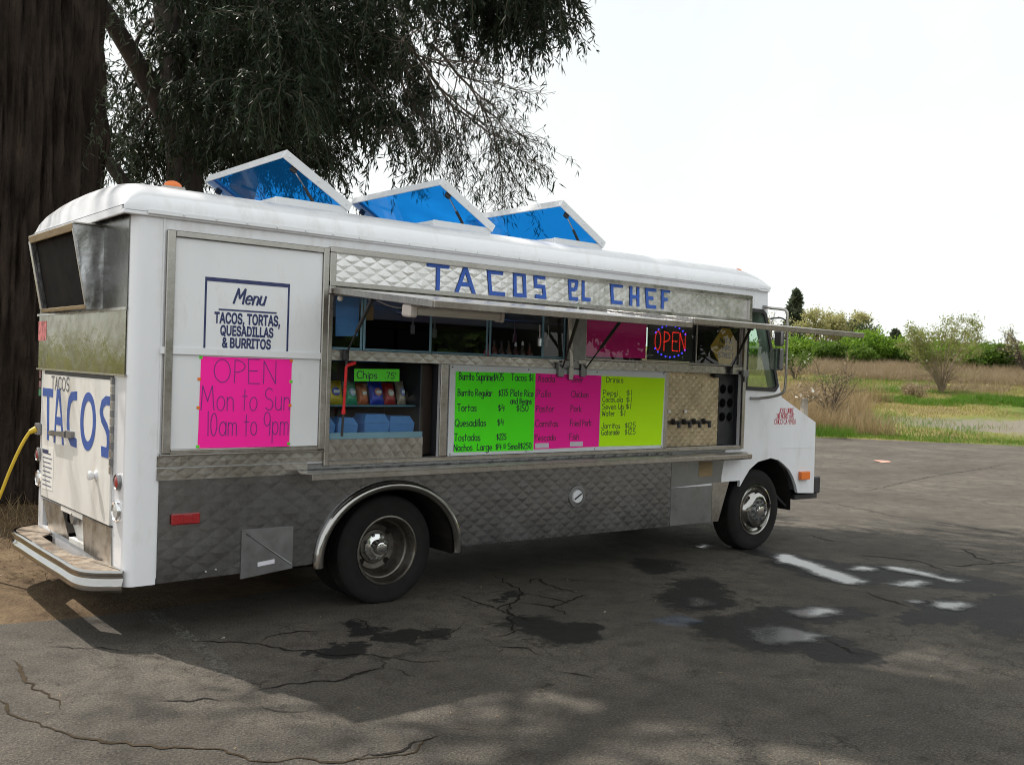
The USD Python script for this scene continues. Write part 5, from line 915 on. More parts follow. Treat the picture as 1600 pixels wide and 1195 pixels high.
tr_ = put('trunk', trunk_mesh(RWX, RWY, .88, 21., .26, .115, 3, vs=.34), bark_red, rw, smooth=50)
put('bark_crack', cat(*[tube(smooth_path([(RWX-.8*math.cos(a), RWY-.86*math.sin(a), z0), (RWX-.8*math.cos(a+.02), RWY-.86*math.sin(a+.02), z0+.5), (RWX-.78*math.cos(a-.02), RWY-.84*math.sin(a-.02), z0+1.1)]), [.012]*17, 5) for a, z0 in ((1.2, 2.2), (1.9, 1.5), (.9, 3.3))]), under, tr_)
lim = []
for k in range(30):
    a, z = (rnd.uniform(0, 6.28), rnd.uniform(14, 20.5)) if k > 7 else (rnd.uniform(2.6, 4.6), rnd.uniform(7.5, 11.5)); L_ = rnd.uniform(1.8, 3.0)*(1-max(z-9.5, 0)/16)  # lower limbs, out of view, added to dapple the sunlit ground
    d = np.array([math.cos(a), math.sin(a), -.25]); p = [np.array([RWX, RWY, z])+d*.5+np.array([0, 0, .0]), np.array([RWX, RWY, z])+d*L_*.6+[0, 0, .12], np.array([RWX, RWY, z])+d*L_]
    lim.append((p, [.07, .045, .012]))
put('limbs', ctubes(lim, 6), bark_red, rw)
b, tt = [], []
for p, r in lim:
    for q in range(150 if p[0][2] > 13 else 34):
        s = rnd.random(); c = p[0]+(p[2]-p[0])*(.25+.75*s); b.append(c+RNG.normal(0, .24, 3)*[1, 1, .6])
b = np.array(b); d = unit(RNG.normal(0, 1, b.shape)+[0, 0, -.6]); put('crown', join([quads(b, b+d*RNG.uniform(.12, .3, (len(b), 1)), unit(np.cross(d, RNG.normal(0, 1, b.shape))), RNG.uniform(.05, .11, len(b)))]), conifer_leaf, rw)

# eucalyptus: weeping crown over the truck
EB = np.array([3.4, 7.6, 0.])
euc = xf('eucalyptus_tree', label='large eucalyptus with dark weeping foliage hanging over the truck', category='tree')
limbs = []
def limb(pts, r0, r1, n=7):
    p = smooth_path(pts, n); limbs.append((p, np.linspace(r0, r1, len(p)))); return p
limb([(3.4, 7.6, -.3), (3.3, 7.6, 2.), (3.1, 7.5, 4.5), (2.6, 7.3, 7.5), (2.2, 7.3, 11.)], .34, .12)
limb([(3.6, 7.9, -.3), (3.9, 8.0, 2.2), (4.3, 8.0, 4.6), (4.8, 7.8, 7.2), (5.2, 7.4, 10.)], .28, .08)
limb([(3.1, 7.5, 4.4), (2.2, 7.0, 5.4), (1.2, 6.6, 6.4), (.4, 6.4, 7.4)], .15, .04)
limb([(3.0, 7.4, 3.2), (2.2, 7.3, 3.9), (1.6, 7.4, 4.9), (1.0, 7.6, 6.2)], .11, .03)
CL = [(2.64,5.52,6.0,0.62,40),(3.19,6.85,5.71,0.61,40),(2.91,6.08,4.77,0.49,36),(3.41,7.06,4.47,0.49,30),(3.99,6.92,6.77,0.8,46),(2.96,4.49,5.17,0.58,46),(2.87,4.26,4.48,0.49,42),(4.63,7.72,4.97,0.53,30),(3.93,5.02,6.14,0.62,40),(3.95,4.88,5.5,0.54,42),(5.78,7.95,6.0,0.6,36),(4.62,5.77,4.77,0.38,24),(5.86,7.04,7.42,0.76,34),(5.06,5.55,6.26,0.38,20),(5.55,6.14,5.93,0.31,14),(4.22,4.26,4.54,0.26,16),(3.1,7.34,6.82,0.54,24),(5.03,7.68,4.66,0.43,20),(4.5,6.12,4.39,0.28,12),(5.06,9.85,6.45,0.98,34),(5.72,9.34,6.59,0.97,34),(3.9,8.51,5.16,0.69,24),(5.38,9.75,5.66,0.77,24),(6.19,8.87,5.96,0.64,20),(4.33,8.97,7.07,1.02,30),(5.23,7.8,6.99,0.98,30),(5.43,4.93,6.6,0.5,30),(5.17,3.76,6.2,0.53,34),(5.65,4.26,6.0,0.3,20),(6.12,4.46,5.97,0.23,14),(6.01,3.96,6.49,0.48,28),(6.48,4.32,6.35,0.25,14),(5.64,3.11,6.06,0.33,20),(6.42,3.93,6.07,0.2,10),(5.76,3.18,5.45,0.1,4),(5.63,5.03,5.86,0.22,6),(5.64,4.83,7.12,0.66,24),(4.79,2.72,6.27,0.55,24),(5.13,2.59,6.26,0.42,16),(4.19,3.57,6.01,0.42,22),(3.13,10.56,6.98,0.33,5),(2.61,8.23,5.47,0.38,10),(2.88,9.04,5.06,0.4,12),(2.56,7.61,4.33,0.4,14),(3.12,8.4,4.68,0.34,10),(3.04,7.85,5.31,0.28,7),(2.74,7.78,5.74,0.27,4),(2.68,8.91,4.46,0.29,8),(3.49,8.63,6.02,0.25,8),(3.17,10.26,5.63,0.27,8),(2.5,9.42,7.08,0.5,10),(3.51,10.27,7.7,0.65,12),(3.78,8.92,4.73,0.5,16),(4.64,8.56,4.63,0.45,14),(3.12,9.15,4.38,0.3,8),(3.65,3.06,9.0,1.05,20),(2.99,3.41,10.35,0.83,29),(4.91,4.44,9.09,1.08,26),(2.03,2.53,8.92,0.9,29),(1.54,4.28,10.89,1.05,24),(2.29,2.47,10.9,1.06,24),(6.03,3.15,9.59,0.72,20),(5.86,1.81,9.7,0.9,20),(2.45,4.47,11.07,1.09,20),(1.84,3.86,11.2,0.78,20),(5.93,2.12,11.26,0.9,29),(3.83,5.19,9.82,0.86,30),(5.25,4.33,9.02,1.08,20),(1.49,3.76,10.36,0.76,24),(5.11,3.84,8.7,1.05,26),(6.24,2.52,10.37,0.72,25),(5.68,3.64,10.24,0.98,25),(1.78,5.04,9.66,0.78,23),(6.43,3.84,8.65,1.02,25),(1.2,2.04,9.24,0.81,21),(4.46,8.71,6.65,0.62,22),(3.89,9.14,6.36,0.62,22),(5.21,9.51,6.86,0.62,22),(5.34,8.88,7.53,0.62,22),(3.94,8.9,5.3,0.62,22),(5.36,6.55,5.92,0.62,22),(5.02,10.03,5.91,0.62,22),(4.22,10.08,5.05,0.62,22),(3.71,7.31,6.41,0.62,22),(3.94,8.64,7.13,0.62,22),(4.72,6.35,6.2,0.62,22),(5.64,7.97,6.86,0.62,22),(4.8,9.57,5.01,0.62,22),(4.26,8.37,6.96,0.62,22),(4.48,9.91,6.16,0.62,22),(5.48,8.88,5.6,0.62,22),(4.54,9.07,5.9,0.62,22),(4.22,7.77,4.73,0.62,22),(4.49,10.01,5.5,0.62,22),(4.64,10.12,5.57,0.62,22),(4.32,9.1,6.19,0.62,22),(5.11,8.55,7.33,0.62,22),(4.38,6.76,6.24,0.62,22),(5.48,8.53,6.16,0.62,22),(4.81,8.6,6.64,0.62,22),(6.01,9.57,5.9,0.62,22),(4.47,7.13,10.7,0.98,27),(4.67,6.01,10.88,0.91,19),(4.65,7.97,8.04,0.79,19),(2.85,3.74,8.57,0.89,22),(2.17,8.06,10.59,0.66,28),(0.78,6.48,9.33,0.65,29),(0.34,7.3,11.34,0.67,18),(2.24,8.3,9.7,0.87,19),(1.52,8.33,8.37,0.99,22),(2.3,5.11,8.25,0.66,17),(2.52,7.53,9.89,0.84,27),(2.56,4.84,10.79,0.79,21),(1.54,5.7,8.29,0.7,16),(6.66,5.1,9.18,0.82,22),(2.75,6.27,7.64,0.62,18),(4.48,8.26,8.06,0.7,29),(6.61,5.03,8.98,0.81,28),(3.4,6.33,10.65,0.75,20),(0.55,8.21,7.96,0.74,25),(2.73,3.99,8.68,0.88,17),(2.39,4.88,8.29,0.63,18),(5.13,4.84,9.49,0.89,17),(6.91,6.03,9.18,0.69,25),(2.6,4.53,10.14,0.66,30),(4.58,7.45,8.9,0.68,27),(4.08,3.9,11.1,0.77,18)]
for (x, y, z, r, n) in CL:  # highest clumps, out of view, were added to shade the lot
    s = np.array(limbs[0 if x < 3.6 else 1][0]); k = np.argmin(np.linalg.norm(s-np.array([x, y, z+1.0]), axis=1)-s[:, 2]*.05); a = s[max(k-3, 0)]
    e = np.array([x, y, z+r*.5]); mid = (a+e)/2+[0, 0, .5+.12*np.linalg.norm(e-a)]
    limb([a, mid, e], .055, .014, 6)
put('trunk', ctubes(limbs, 8), bark_euc, euc, smooth=True)
B, Tp, Sd, Wd, stems = [], [], [], [], []
for (x, y, z, r, n) in CL:
    for q in range(int(n*2.6)):
        v = unit(RNG.normal(0, 1, 3)); st = np.array([x, y, z])+v*r*RNG.random()**.45*np.array([1, 1, .62])
        L_ = RNG.uniform(.30, .95)*(1.25 if RNG.random() < .2 else 1); out = unit(np.array([v[0], v[1], .25])+RNG.normal(0, .55, 3)); m = max(5, int(L_/.035))
        s = np.linspace(0, 1, m)[:, None]; line = st+out*(.62*L_*(s-.3*s*s))+np.array([0, 0, -1.])*(L_*RNG.uniform(.35, .9)*s**1.8)
        line = line+np.array([math.sin(q), math.cos(q), 0])*.04*np.sin(s*6+q)
        stems.append((line[::max(1, m//4)], np.linspace(.006, .002, len(line[::max(1, m//4)]))))
        k = 2; bb = np.repeat(line[1:], k, 0); dd = unit(np.array([0, 0, -.55])+RNG.normal(0, .55, bb.shape)+np.repeat(unit(np.gradient(line, axis=0))[1:], k, 0)*.5)
        B.append(bb+RNG.normal(0, .012, bb.shape)); Tp.append(bb+dd*RNG.uniform(.06, .145, (len(bb), 1))); Sd.append(unit(np.cross(dd, RNG.normal(0, 1, bb.shape)))); Wd.append(RNG.uniform(.013, .028, len(bb)))
B, Tp, Sd, Wd = np.vstack(B), np.vstack(Tp), np.vstack(Sd), np.concatenate(Wd)
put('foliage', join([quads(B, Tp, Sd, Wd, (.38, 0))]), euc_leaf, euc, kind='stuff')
put('branchlets', ctubes(stems, 3), twig_m, euc, kind='stuff')
# the bare, thinly leaved bough
tw = []
def grow(p, d, L_, r, lev):
    n = 5; pts = [p]
    for i in range(n):
        d = unit(d+RNG.normal(0, .13, 3)+np.array([.02, -.0, -.05])); p = p+d*L_/n; pts.append(p)
        if lev < 4 and i > 0:
            for _ in range(2 if lev < 2 else 1 if RNG.random() < .75 else 0):
                grow(p, unit(d+RNG.normal(0, .48, 3)), L_*RNG.uniform(.42, .66), r*.5, lev+1)
    tw.append((np.array(pts), np.linspace(r, max(r*.35, .0022), n+1)))
grow(np.array([4.456, 4.699, 5.617]), unit(np.array([0.362, -0.713, -0.57])), 1.39, 0.026, 0)
grow(np.array([4.596, 4.847, 5.571]), unit(np.array([0.203, -0.366, -0.73])), 1.19, 0.022, 0)
grow(np.array([4.749, 4.033, 5.303]), unit(np.array([0.2, -0.511, -0.616])), 1.17, 0.02, 0)
grow(np.array([4.525, 4.656, 5.433]), unit(np.array([0.298, 0.167, -0.206])), 0.57, 0.016, 0)
put('bare_bough', ctubes(tw, 4), twig_m, euc)
ends = np.array([p[-1] for p, r in tw if r[0] < .012]); ends = ends[RNG.random(len(ends)) < .5]
ends = np.repeat(ends, 3, 0)+RNG.normal(0, .03, (len(ends)*3, 3)); d = unit(np.array([0, 0, -1.])+RNG.normal(0, .5, ends.shape))
put('sparse_leaves', join([quads(ends, ends+d*RNG.uniform(.07, .14, (len(ends), 1)), unit(np.cross(d, RNG.normal(0, 1, d.shape))), RNG.uniform(.01, .018, len(ends)), (.4, 0))]), euc_leaf, euc, kind='stuff')

# a few sprays hanging over the redwood's left flank
sb = np.array([(RWX-1.0+RNG.normal(0, .18), RWY-1.15+RNG.normal(0, .2), RNG.uniform(3.2, 6.4)) for _ in range(34)]+[(RWX+.78+RNG.normal(0, .10), RWY-.62+RNG.normal(0, .15), RNG.uniform(2.6, 6.2)) for _ in range(20)]); B, Tp, Sd, Wd = [], [], [], []
for st in sb:
    m = 26; s = np.linspace(0, 1, m)[:, None]; o = unit(RNG.normal(0, 1, 3)*[1, .6, .2]); line = st+o*.35*(s-.4*s*s)-np.array([0, 0, 1.])*.7*s**1.6; bb = np.repeat(line, 2, 0); dd = unit(np.array([0, 0, -.6])+RNG.normal(0, .5, bb.shape))
    B.append(bb); Tp.append(bb+dd*RNG.uniform(.04, .10, (len(bb), 1))); Sd.append(unit(np.cross(dd, RNG.normal(0, 1, bb.shape)))); Wd.append(RNG.uniform(.008, .018, len(bb)))
put('low_sprays', join([quads(np.vstack(B), np.vstack(Tp), np.vstack(Sd), np.concatenate(Wd), (.4, 0))]), conifer_leaf, rw, kind='stuff')
# duff mound round the redwood and dead grass behind the bumper
def blades(x, y, h, lean, w, r=RNG):
    n = len(x); b = np.stack([x, y, terr(x, y)-.01], -1); d = unit(np.stack([r.normal(0, lean, n), r.normal(0, lean, n), np.ones(n)], -1)); h = np.asarray(h)
    m = b+d*(h*.55)[:, None]; bend = unit(d+np.stack([r.normal(0, .45, n), r.normal(0, .45, n), -.15*np.ones(n)], -1)); t = m+bend*(h*.5)[:, None]
    s = unit(np.cross(d, r.normal(0, 1, (n, 3))))*(w/2)[:, None] if np.ndim(w) else unit(np.cross(d, r.normal(0, 1, (n, 3))))*w/2
    V = np.stack([b-s, b+s, m+s*.75, m-s*.75, t], 1).reshape(-1, 3); k = np.arange(n)*5
    return V, np.concatenate([np.stack([k, k+1, k+2], 1), np.stack([k, k+2, k+3], 1), np.stack([k+3, k+2, k+4], 1)])
n = 26000; a, rr = RNG.uniform(0, 6.283, n), .75+2.4*RNG.random(n)**.8; x, y = RWX+rr*np.cos(a)*1.15, RWY+rr*np.sin(a)
k = (y > 1.2+.25*np.sin(x*5)) & ~((x > .35) & (y < 2.0)) & (RNG.random(n) < 1.2-.3*rr); x, y = x[k], y[k]; n = len(x)
c = np.stack([x, y, terr(x, y)+RNG.uniform(.0, .03, n)], -1); d = unit(np.stack([RNG.normal(0, 1, n), RNG.normal(0, 1, n), RNG.normal(0, .28, n)], -1))
put('needle_litter', join([quads(c-d*.05, c+d*RNG.uniform(.02, .09, (n, 1)), unit(np.cross(d, RNG.normal(0, .3, (n, 3))+[0, 0, 1])), RNG.uniform(.004, .010, n))]), needle_duff, kind='stuff', label='brown needle litter and dead grass around the redwood trunk', category='leaf litter')
n = 1500; x, y = RNG.normal(-.55, .55, n), RNG.normal(3.1, .5, n); put('dead_grass', join([blades(x, y, RNG.uniform(.05, .22, n), .5, .005)]), grass_dry, kind='stuff', label='dead straw grass at the foot of the redwood trunk', category='grass')

# ---- the field across the lot
def at(px_dir, D): return CAM[:2]+np.array(px_dir)*D
FX = lambda th, D: CAM[:2]+D*np.array([math.sin(math.radians(th)), math.cos(math.radians(th))])     # bearing (deg from +y towards +x) and distance
def field_pts(n, th0, th1, D0, D1, r=RNG):
    th = r.uniform(th0, th1, n); D = np.sqrt(r.uniform(D0**2, D1**2, n)); return CAM[0]+D*np.sin(np.radians(th)), CAM[1]+D*np.cos(np.radians(th)), th, D
def uof(x, y): return x*NU[0]+y*NU[1]-23.3
def scatter(n, th0, th1, D0, D1, thr, sc, seed, umin=.1):
    x, y, th, D = field_pts(n, th0, th1, D0, D1); nz = meshkit.fbm(np.stack([x*sc, y*sc, x*0], -1), 3, seed)
    g = ((x-30.5)*math.cos(math.radians(-50.4))+(y-6.2)*math.sin(math.radians(-50.4)))/7., (-(x-30.5)*math.sin(math.radians(-50.4))+(y-6.2)*math.cos(math.radians(-50.4)))/2.7
    k = (nz > thr) & (uof(x, y) > umin+RNG.uniform(0, .4, n)) & ((g[0]**2+g[1]**2 > RNG.uniform(.5, 1.1, n)) | ((nz > .60) & (RNG.random(n) < .5))); return x[k], y[k]
x, y = scatter(170000, 36, 72, 24, 62, .42, .25, 21); n = len(x); put('short_grass', join([blades(x, y, RNG.uniform(.04, .14, n), .5, RNG.uniform(.009, .018, n))]), grass_yel, kind='stuff', label='short yellow green grass on the field across the lot', category='grass')
x, y = scatter(60000, 36, 72, 24, 62, .40, .5, 57); n = len(x); put('dry_short_grass', join([blades(x, y, RNG.uniform(.05, .22, n), .5, RNG.uniform(.008, .016, n))]), grass_dry, kind='stuff', label='short dry straw grass mixed through the field across the lot', category='grass')
x, y = scatter(120000, 36, 72, 24, 62, .52, .22, 33); n = len(x); put('green_grass', join([blades(x, y, RNG.uniform(.06, .24, n), .4, RNG.uniform(.009, .018, n))]), grass_green, kind='stuff', label='green grass patches on the field across the lot', category='grass')
# strip of green grass along the kerbless edge
x, y, th, D = field_pts(240000, 40, 74, 22, 40); u = uof(x, y); k = (u > .05+.3*RNG.random(len(u))) & (u < .9+1.4*meshkit.noise(np.stack([x*.4, y*.4, x*0], -1), 5)); x, y, th = x[k], y[k], th[k]; n = len(x)
tall = np.where(th < 58.6, 1.0, .35); put('verge_grass', join([blades(x, y, RNG.uniform(.08, .42, n)*tall, .35, RNG.uniform(.007, .014, n))]), grass_green, kind='stuff', label='bright green verge grass along the far edge of the asphalt', category='grass')
# tall dry weeds: near clump and the brown belt before the hedge
x, y, th, D = field_pts(34000, 44, 61.5, 28, 39); k = (uof(x, y) > 1.0) & (meshkit.fbm(np.stack([x*.5, y*.5, x*0], -1), 3, 9) > .42+.020*np.maximum(th-57.0, 0)**2+.12*(RNG.random(len(x))-.5)); x, y = x[k], y[k]; n = len(x)
put('dry_weeds', join([blades(x, y, RNG.uniform(.3, 1.0, n), .25, RNG.uniform(.010, .018, n))]), grass_dry, kind='stuff', label='tall dry straw weeds at the near edge of the field', category='weeds')
x, y, th, D = field_pts(60000, 38, 73, 47.5, 57); k = (meshkit.fbm(np.stack([x*.22, y*.22, x*0], -1), 3, 19) > .47+.10*(RNG.random(len(x))-.5)); x, y = x[k], y[k]; n = len(x)
put('brown_weeds', join([blades(x, y, RNG.uniform(.2, .62, n), .4, RNG.uniform(.012, .026, n))]), weed_brown, kind='stuff', label='belt of brown dead weeds in front of the green hedge', category='weeds')

def patch(label, th, D, ra, rb, n, h0, h1, mat=grass_green, w=.014, name='leafy_weeds'):
    c = FX(th, D); a = RNG.uniform(0, 6.283, n); q = RNG.random(n)**.5; x, y = c[0]+ra*q*np.cos(a)*.636+rb*q*np.sin(a)*.77, c[1]-ra*q*np.cos(a)*.77+rb*q*np.sin(a)*.636
    k = meshkit.fbm(np.stack([x*.9, y*.9, x*0], -1), 3, int(th*10) % 97) > .40+.22*(q-.5); x, y, q = x[k], y[k], q[k]; n = len(x)
    hh = RNG.uniform(h0, h1, n)*(1.1-.6*q)*(.6+.8*meshkit.noise(np.stack([x*1.5, y*1.5, x*0], -1), 8)); put(name, join([blades(x, y, hh, .6, RNG.uniform(w, w*2.5, n))]), mat, kind='stuff', label=label, category='weeds')
def tree_like(name, th, D, H, Wd_, mat, label, category, leaves, lsize, stems=7, base=.0, vase=.5, twig=twig_m, group=None, shape='bush', seed=0, flowers=0, stem_r=.03, sink=.1):
    r = np.random.default_rng(seed); x, y = FX(th, D); z = float(terr(x, y)); o = np.array([x, y, z]); t = xf(name, label=label, category=category, group=group); L = []; tips = []
    if shape == 'cone':
        L.append((np.array([o-[0, 0, sink], o+[0, 0, H*.97]]), [stem_r*3, stem_r*.5])); n = leaves; q = r.random(n)**.75; ph = r.uniform(0, 6.283, n)
        lay = .70+.30*np.sin(q*H*3.1+ph*3+np.sin(ph*2)*2)+.75*(meshkit.noise(np.stack([np.cos(ph)*2, np.sin(ph)*2, q*H*.9], -1), seed)-.5); rad = Wd_/2*(1-q)**.7*np.maximum(lay, .12)*r.random(n)**.35+.05
        c = o+np.stack([rad*np.cos(ph), rad*np.sin(ph), .06*H+q*H*.94-rad*.25], -1)
    else:
        hubs = []
        for k in range(stems):
            a = r.uniform(0, 6.283); sp = vase*(.25+.75*r.random()**.6)*Wd_*.5; hh = H*r.uniform(.68, .98)*(1-.18*(sp/(Wd_*.5+1e-6))**2)
            p = smooth_path([o+[0, 0, -sink], o+[.25*sp*math.cos(a), .25*sp*math.sin(a), hh*.32], o+[.72*sp*math.cos(a), .72*sp*math.sin(a), hh*.68], o+[sp*math.cos(a+.15), sp*math.sin(a+.15), hh]], 3)
            L.append((p, np.linspace(stem_r, stem_r*.2, len(p))))
            for w in range(9 if twig is not None else 3):
                s = p[r.integers(2, len(p))]; dd = unit(np.array([math.cos(a), math.sin(a), 0])*.5+r.normal(0, .55, 3)+[0, 0, .75]); ln = H*r.uniform(.12, .32)*(1-.0*w)
                e = s+dd*ln; e[2] = min(e[2], z+H*1.02); L.append((np.array([s, (s+e)/2+r.normal(0, .02*H, 3), e]), [stem_r*.4, stem_r*.25, stem_r*.1])); hubs.append((s, e))
                for _ in range(3): e2 = (s+e)/2+unit(dd+r.normal(0, .6, 3))*ln*.5; L.append((np.array([(s+e)/2, e2]), [stem_r*.22, stem_r*.08])); hubs.append(((s+e)/2, e2))
        hubs = [h for h in hubs if shape != 'shrub' or h[1][2] > z+H*.48] or hubs; hb = np.array([h[0] for h in hubs]); he = np.array([h[1] for h in hubs]); k = r.integers(0, len(hb), leaves); s = r.random((leaves, 1)); c = hb[k]+(he[k]-hb[k])*s+r.normal(0, lsize*1.1 if shape == 'shrub' else Wd_*.05, (leaves, 3))
        if shape == 'bush':
            m = leaves; v = unit(r.normal(0, 1, (m, 3))); lob = .72+.38*meshkit.fbm(v*2.1+seed, 3, seed); e = o+[0, 0, H*.46]+v*np.array([Wd_*.5, Wd_*.42, H*.56])*(lob*r.random(m)**.28)[:, None]
            e[:, 2] = np.maximum(e[:, 2], z+.03+.15*r.random(m)); c = np.where((r.random(m) < .86)[:, None], e, c)
    d = unit(r.normal(0, 1, c.shape)+[0, 0, .5]); ls = r.uniform(.6, 1.3, len(c))*lsize
    put('stems' if shape != 'cone' else 'trunk', ctubes(L, 4), twig, t)
    if leaves: put('foliage', join([quads(c, c+d*ls[:, None], unit(np.cross(d, r.normal(0, 1, c.shape))), ls*.55)]), mat, t)
    if flowers:
        k = r.integers(0, len(c), flowers); v, f = [], []; ic = trimesh.creation.icosphere(0, .035)
        put('blossoms', cat([ic.copy().apply_translation(c[q]+r.normal(0, .05, 3)) for q in k]), blossom, t)
    return t
# continuous willow hedge, bush by bush
HB = [(50.02, 60, 0.58, 4.38, 0, 'green hedge bush seen through the cab, farthest left'), (52.15, 59, 0.85, 4.3, 1, 'green hedge bush behind the cab'), (54.08, 58, 0.96, 3.76, 0, 'green hedge bush right beside the cab mirror'), (55.8, 59, 1.11, 3.83, 0, 'bright green hedge bush under the tall conifer'), (57.33, 57, 1.19, 2.77, 1, 'darker hedge bush below the pale spring trees'), (59.06, 58, 1.8, 3.76, 0, 'tallest bright green hedge bush'), (58.83, 56, 0.91, 2.0, 1, 'small dark bush at the foot of the tallest hedge bush'), (60.46, 59, 1.27, 2.87, 0, 'rounded green hedge bush under the small dark conifer'), (61.58, 58, 1.08, 2.63, 1, 'dark green hedge bush left of the big bare shrub'), (63.16, 61, 1.21, 3.96, 0, 'green hedge bush behind the big bare shrub'), (64.69, 58, 1.21, 2.63, 0, 'mid green hedge bush right of the big bare shrub'), (65.48, 57, 1.35, 2.77, 1, 'dark rounded hedge bush near the right edge'), (66.78, 60, 1.1, 2.92, 0, 'green hedge bush at the right edge'), (68.51, 60, 1.28, 3.89, 1, 'dark hedge bush just past the right edge')]
for i, (th, D, H, Wd_, mt, lab) in enumerate(HB):
    tree_like('hedge_bush', th, D, H, Wd_, hedge_leaf if mt == 0 else hedge_dark, lab, 'bush', 9000, .16, 8, seed=100+i, stem_r=.04)
tree_like('conifer_tree', 55.29, 105, 6.56, 3.81, conifer_leaf, 'tall narrow dark conifer rising behind the awning tip', 'tree', 4200, 0.42, shape='cone', seed=1, stem_r=0.12)
tree_like('conifer_tree', 60.52, 110, 2.82, 2.43, conifer_leaf, 'small dark flat topped conifer above the hedge', 'tree', 2500, 0.38, shape='cone', seed=2, stem_r=0.1)
tree_like('spring_tree', 56.79, 95, 3.92, 3.82, spring_leaf, 'pale half bare spring tree right of the tall conifer', 'tree', 5200, 0.2, shape='shrub', stems=12, seed=3, stem_r=0.1, twig=twig_pale, vase=1.0)
tree_like('spring_tree', 58.06, 98, 3.87, 3.81, spring_leaf, 'yellowish spring tree above the awning tip', 'tree', 9500, 0.2, shape='shrub', stems=12, seed=4, stem_r=0.1, twig=twig_pale, vase=1.0)
tree_like('spring_tree', 58.83, 97, 3.19, 1.89, conifer_leaf, 'grey green tree at the right end of the spring trees', 'tree', 1800, 0.26, shape='shrub', stems=7, seed=5, stem_r=0.08, vase=1.0)
tree_like('bare_tree', 54.18, 90, 3.59, 2.92, spring_leaf, 'bare twiggy tree behind the mirror bar', 'tree', 300, 0.2, shape='shrub', stems=9, seed=6, stem_r=0.08, vase=1.0)
tree_like('big_shrub', 62.91, 43, 2.97, 2.90, shrub_leaf, 'big vase shaped shrub with bare stems and few leaves', 'shrub', 6500, 0.085, shape='shrub', stems=19, seed=7, stem_r=0.026, twig=twig_pale, vase=1.0, flowers=16)
tree_like('twiggy_shrub', 57.33, 31.5, 2.06, 1.84, grass_dry, 'leafless twiggy shrub in the dry weeds by the truck nose', 'shrub', 700, 0.06, shape='shrub', stems=18, seed=8, stem_r=0.018, twig=twig_m, vase=1.0)
tree_like('bare_tree', 66.90, 55, 2.33, 2.50, spring_leaf, 'bare grey tree cut off by the right edge', 'tree', 500, 0.1, shape='shrub', stems=11, seed=9, stem_r=0.05, vase=1.0)
tree_like('flowering_shrub', 55.39, 46, 1.30, 1.37, hedge_dark, 'low shrub with white blossoms beside the mirror', 'shrub', 1500, 0.08, shape='shrub', stems=9, seed=10, stem_r=0.02, vase=1.0, flowers=26)
tree_like('low_weed', 61.58, 41, 0.39, 0.80, weed_brown, 'low brown dead weed left of the big shrub', 'weeds', 900, 0.1, shape='shrub', stems=9, seed=11, stem_r=0.012, vase=1.0)
patch('low leafy green weeds right of the big shrub', 65.60, 40.5, 4.5, 1.2, 6500, .15, .42)
patch('green weeds below the big shrub', 62.84, 39, 2.0, .8, 1900, .12, .34)
patch('green grass band left of the big shrub', 60.14, 42.5, 2.4, .8, 1500, .10, .24)
patch('dead brown weeds right of the big shrub', 65.60, 45.5, 4.2, 1.3, 2600, .15, .5, weed_brown, .012, 'dead_weeds')
st = xf('wooden_stake', label='weathered pale stake with dry brown tatters on top', category='stake'); sx, sy = 21.814, 10.421; z0 = float(terr(sx, sy))
put('stake', cbox(sx-.09, sx+.09, sy-.07, sy+.07, z0-.2, 1.055, .02), pm('weathered_wood', (.42, .38, .33), .9, var=.3, scale=8, stretch=(1, 1, .2)), st)
q = np.random.default_rng(5); n = 150; c = np.array([sx+.12, sy-.10, 1.175])+q.normal(0, 1, (n, 3))*[.26, .2, .10]; d = unit(q.normal(0, 1, (n, 3))); put('tatters', join([quads(c-d*.10, c+d*.14, unit(np.cross(d, q.normal(0, 1, (n, 3)))), q.uniform(.03, .07, n))]), weed_brown, st, kind='stuff'); c = c[:18]; put('pale_scraps', join([quads(c, c+d[:18]*.14, unit(np.cross(d[:18], [0, 0, 1.])), np.full(18, .08))]), blossom, st, kind='stuff')
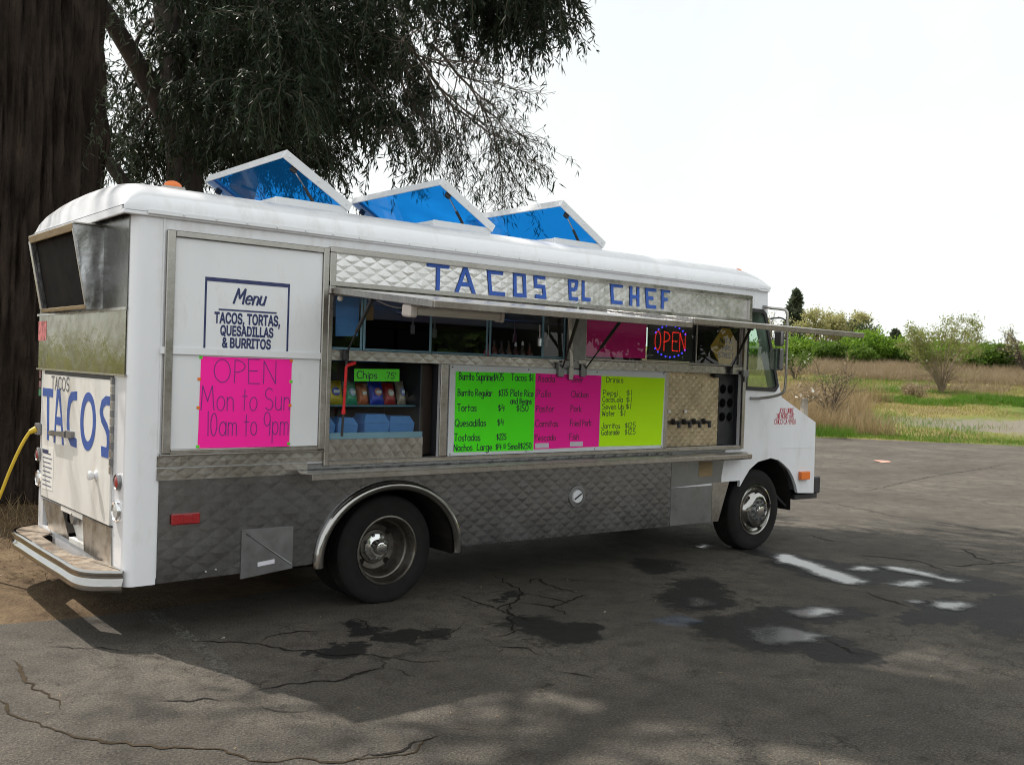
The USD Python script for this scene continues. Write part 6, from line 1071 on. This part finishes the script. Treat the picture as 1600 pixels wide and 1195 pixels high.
# out of view behind the camera: trees across the road, seen only in reflections
RT = [(-24, -27, 5, 10), (-14, -29, 4.5, 10), (-5, -26, 5, 10), (4, -28, 4, 10), (13, -27, 4.5, 10), (21, -28, 4.2, 9), (31, -24, 13, 11), (40, -22, 14, 12), (49, -20, 14, 12), (57, -14, 13, 11)]
for i, (x, y, H, w) in enumerate(RT):
    o = np.array([x, y, 0.]); r = np.random.default_rng(300+i); v = unit(r.normal(0, 1, (9000, 3))); lob = .7+.4*meshkit.fbm(v*2+i, 3, i)
    c = o+[0, 0, H*.58]+v*np.array([w*.5, w*.5, H*.45])*(lob*r.random(9000)**.3)[:, None]; d = unit(r.normal(0, 1, c.shape)); ls = r.uniform(.35, .75, 9000)
    t = xf('roadside_tree', label='leafy green tree in the row across the road behind the camera', category='tree', group='trees across the road'); put('trunk', tube([o-[0, 0, .2], o+[0, 0, H*.6]], [.25, .1]), bark_euc, t); put('crown', join([quads(c, c+d*ls[:, None], unit(np.cross(d, r.normal(0, 1, c.shape))), ls*.6)]), hedge_dark, t)
# small litter on the asphalt
lf = xf('orange_peel', label='orange scrap lying on the far asphalt', category='litter'); put('scrap', trimesh.convex.convex_hull(np.array([(16.1, 4.75, .002), (16.6, 4.95, .004), (16.35, 4.7, .012), (16.2, 5.0, .03), (16.5, 4.85, .02)])), amber_lens, lf)
r = np.random.default_rng(77); n = 240; x, y = r.uniform(-1.5, 9, n), r.uniform(-4.2, .8, n); k = r.random(n) < .75; x, y = x[k], y[k]; n = len(x)
c = np.stack([x, y, np.full(n, .008)], -1); d = unit(np.stack([r.normal(0, 1, n), r.normal(0, 1, n), r.normal(0, .12, n)], -1)); put('leaf_litter', join([quads(c-d*.015, c+d*r.uniform(.006, .03, (n, 1)), unit(np.cross(d, [0, 0, 1.])), r.uniform(.004, .009, n))]), grass_dry, kind='stuff', label='scattered bits of dry leaf and straw on the asphalt', category='leaf litter')
for (x, y, lab) in ((2.85, -.92, 'white scrap of paper beside the small wet spot'), (.52, -.18, 'white scrap of paper near the faded line')):
    put('paper_scrap', trimesh.convex.convex_hull(np.array([(x, y, .001), (x+.03, y+.012, .004), (x+.012, y-.012, .010), (x+.025, y-.006, .002)])), paper_w, label=lab, category='litter')
stage.SetDefaultPrim(stage.GetPrimAtPath('/World'))
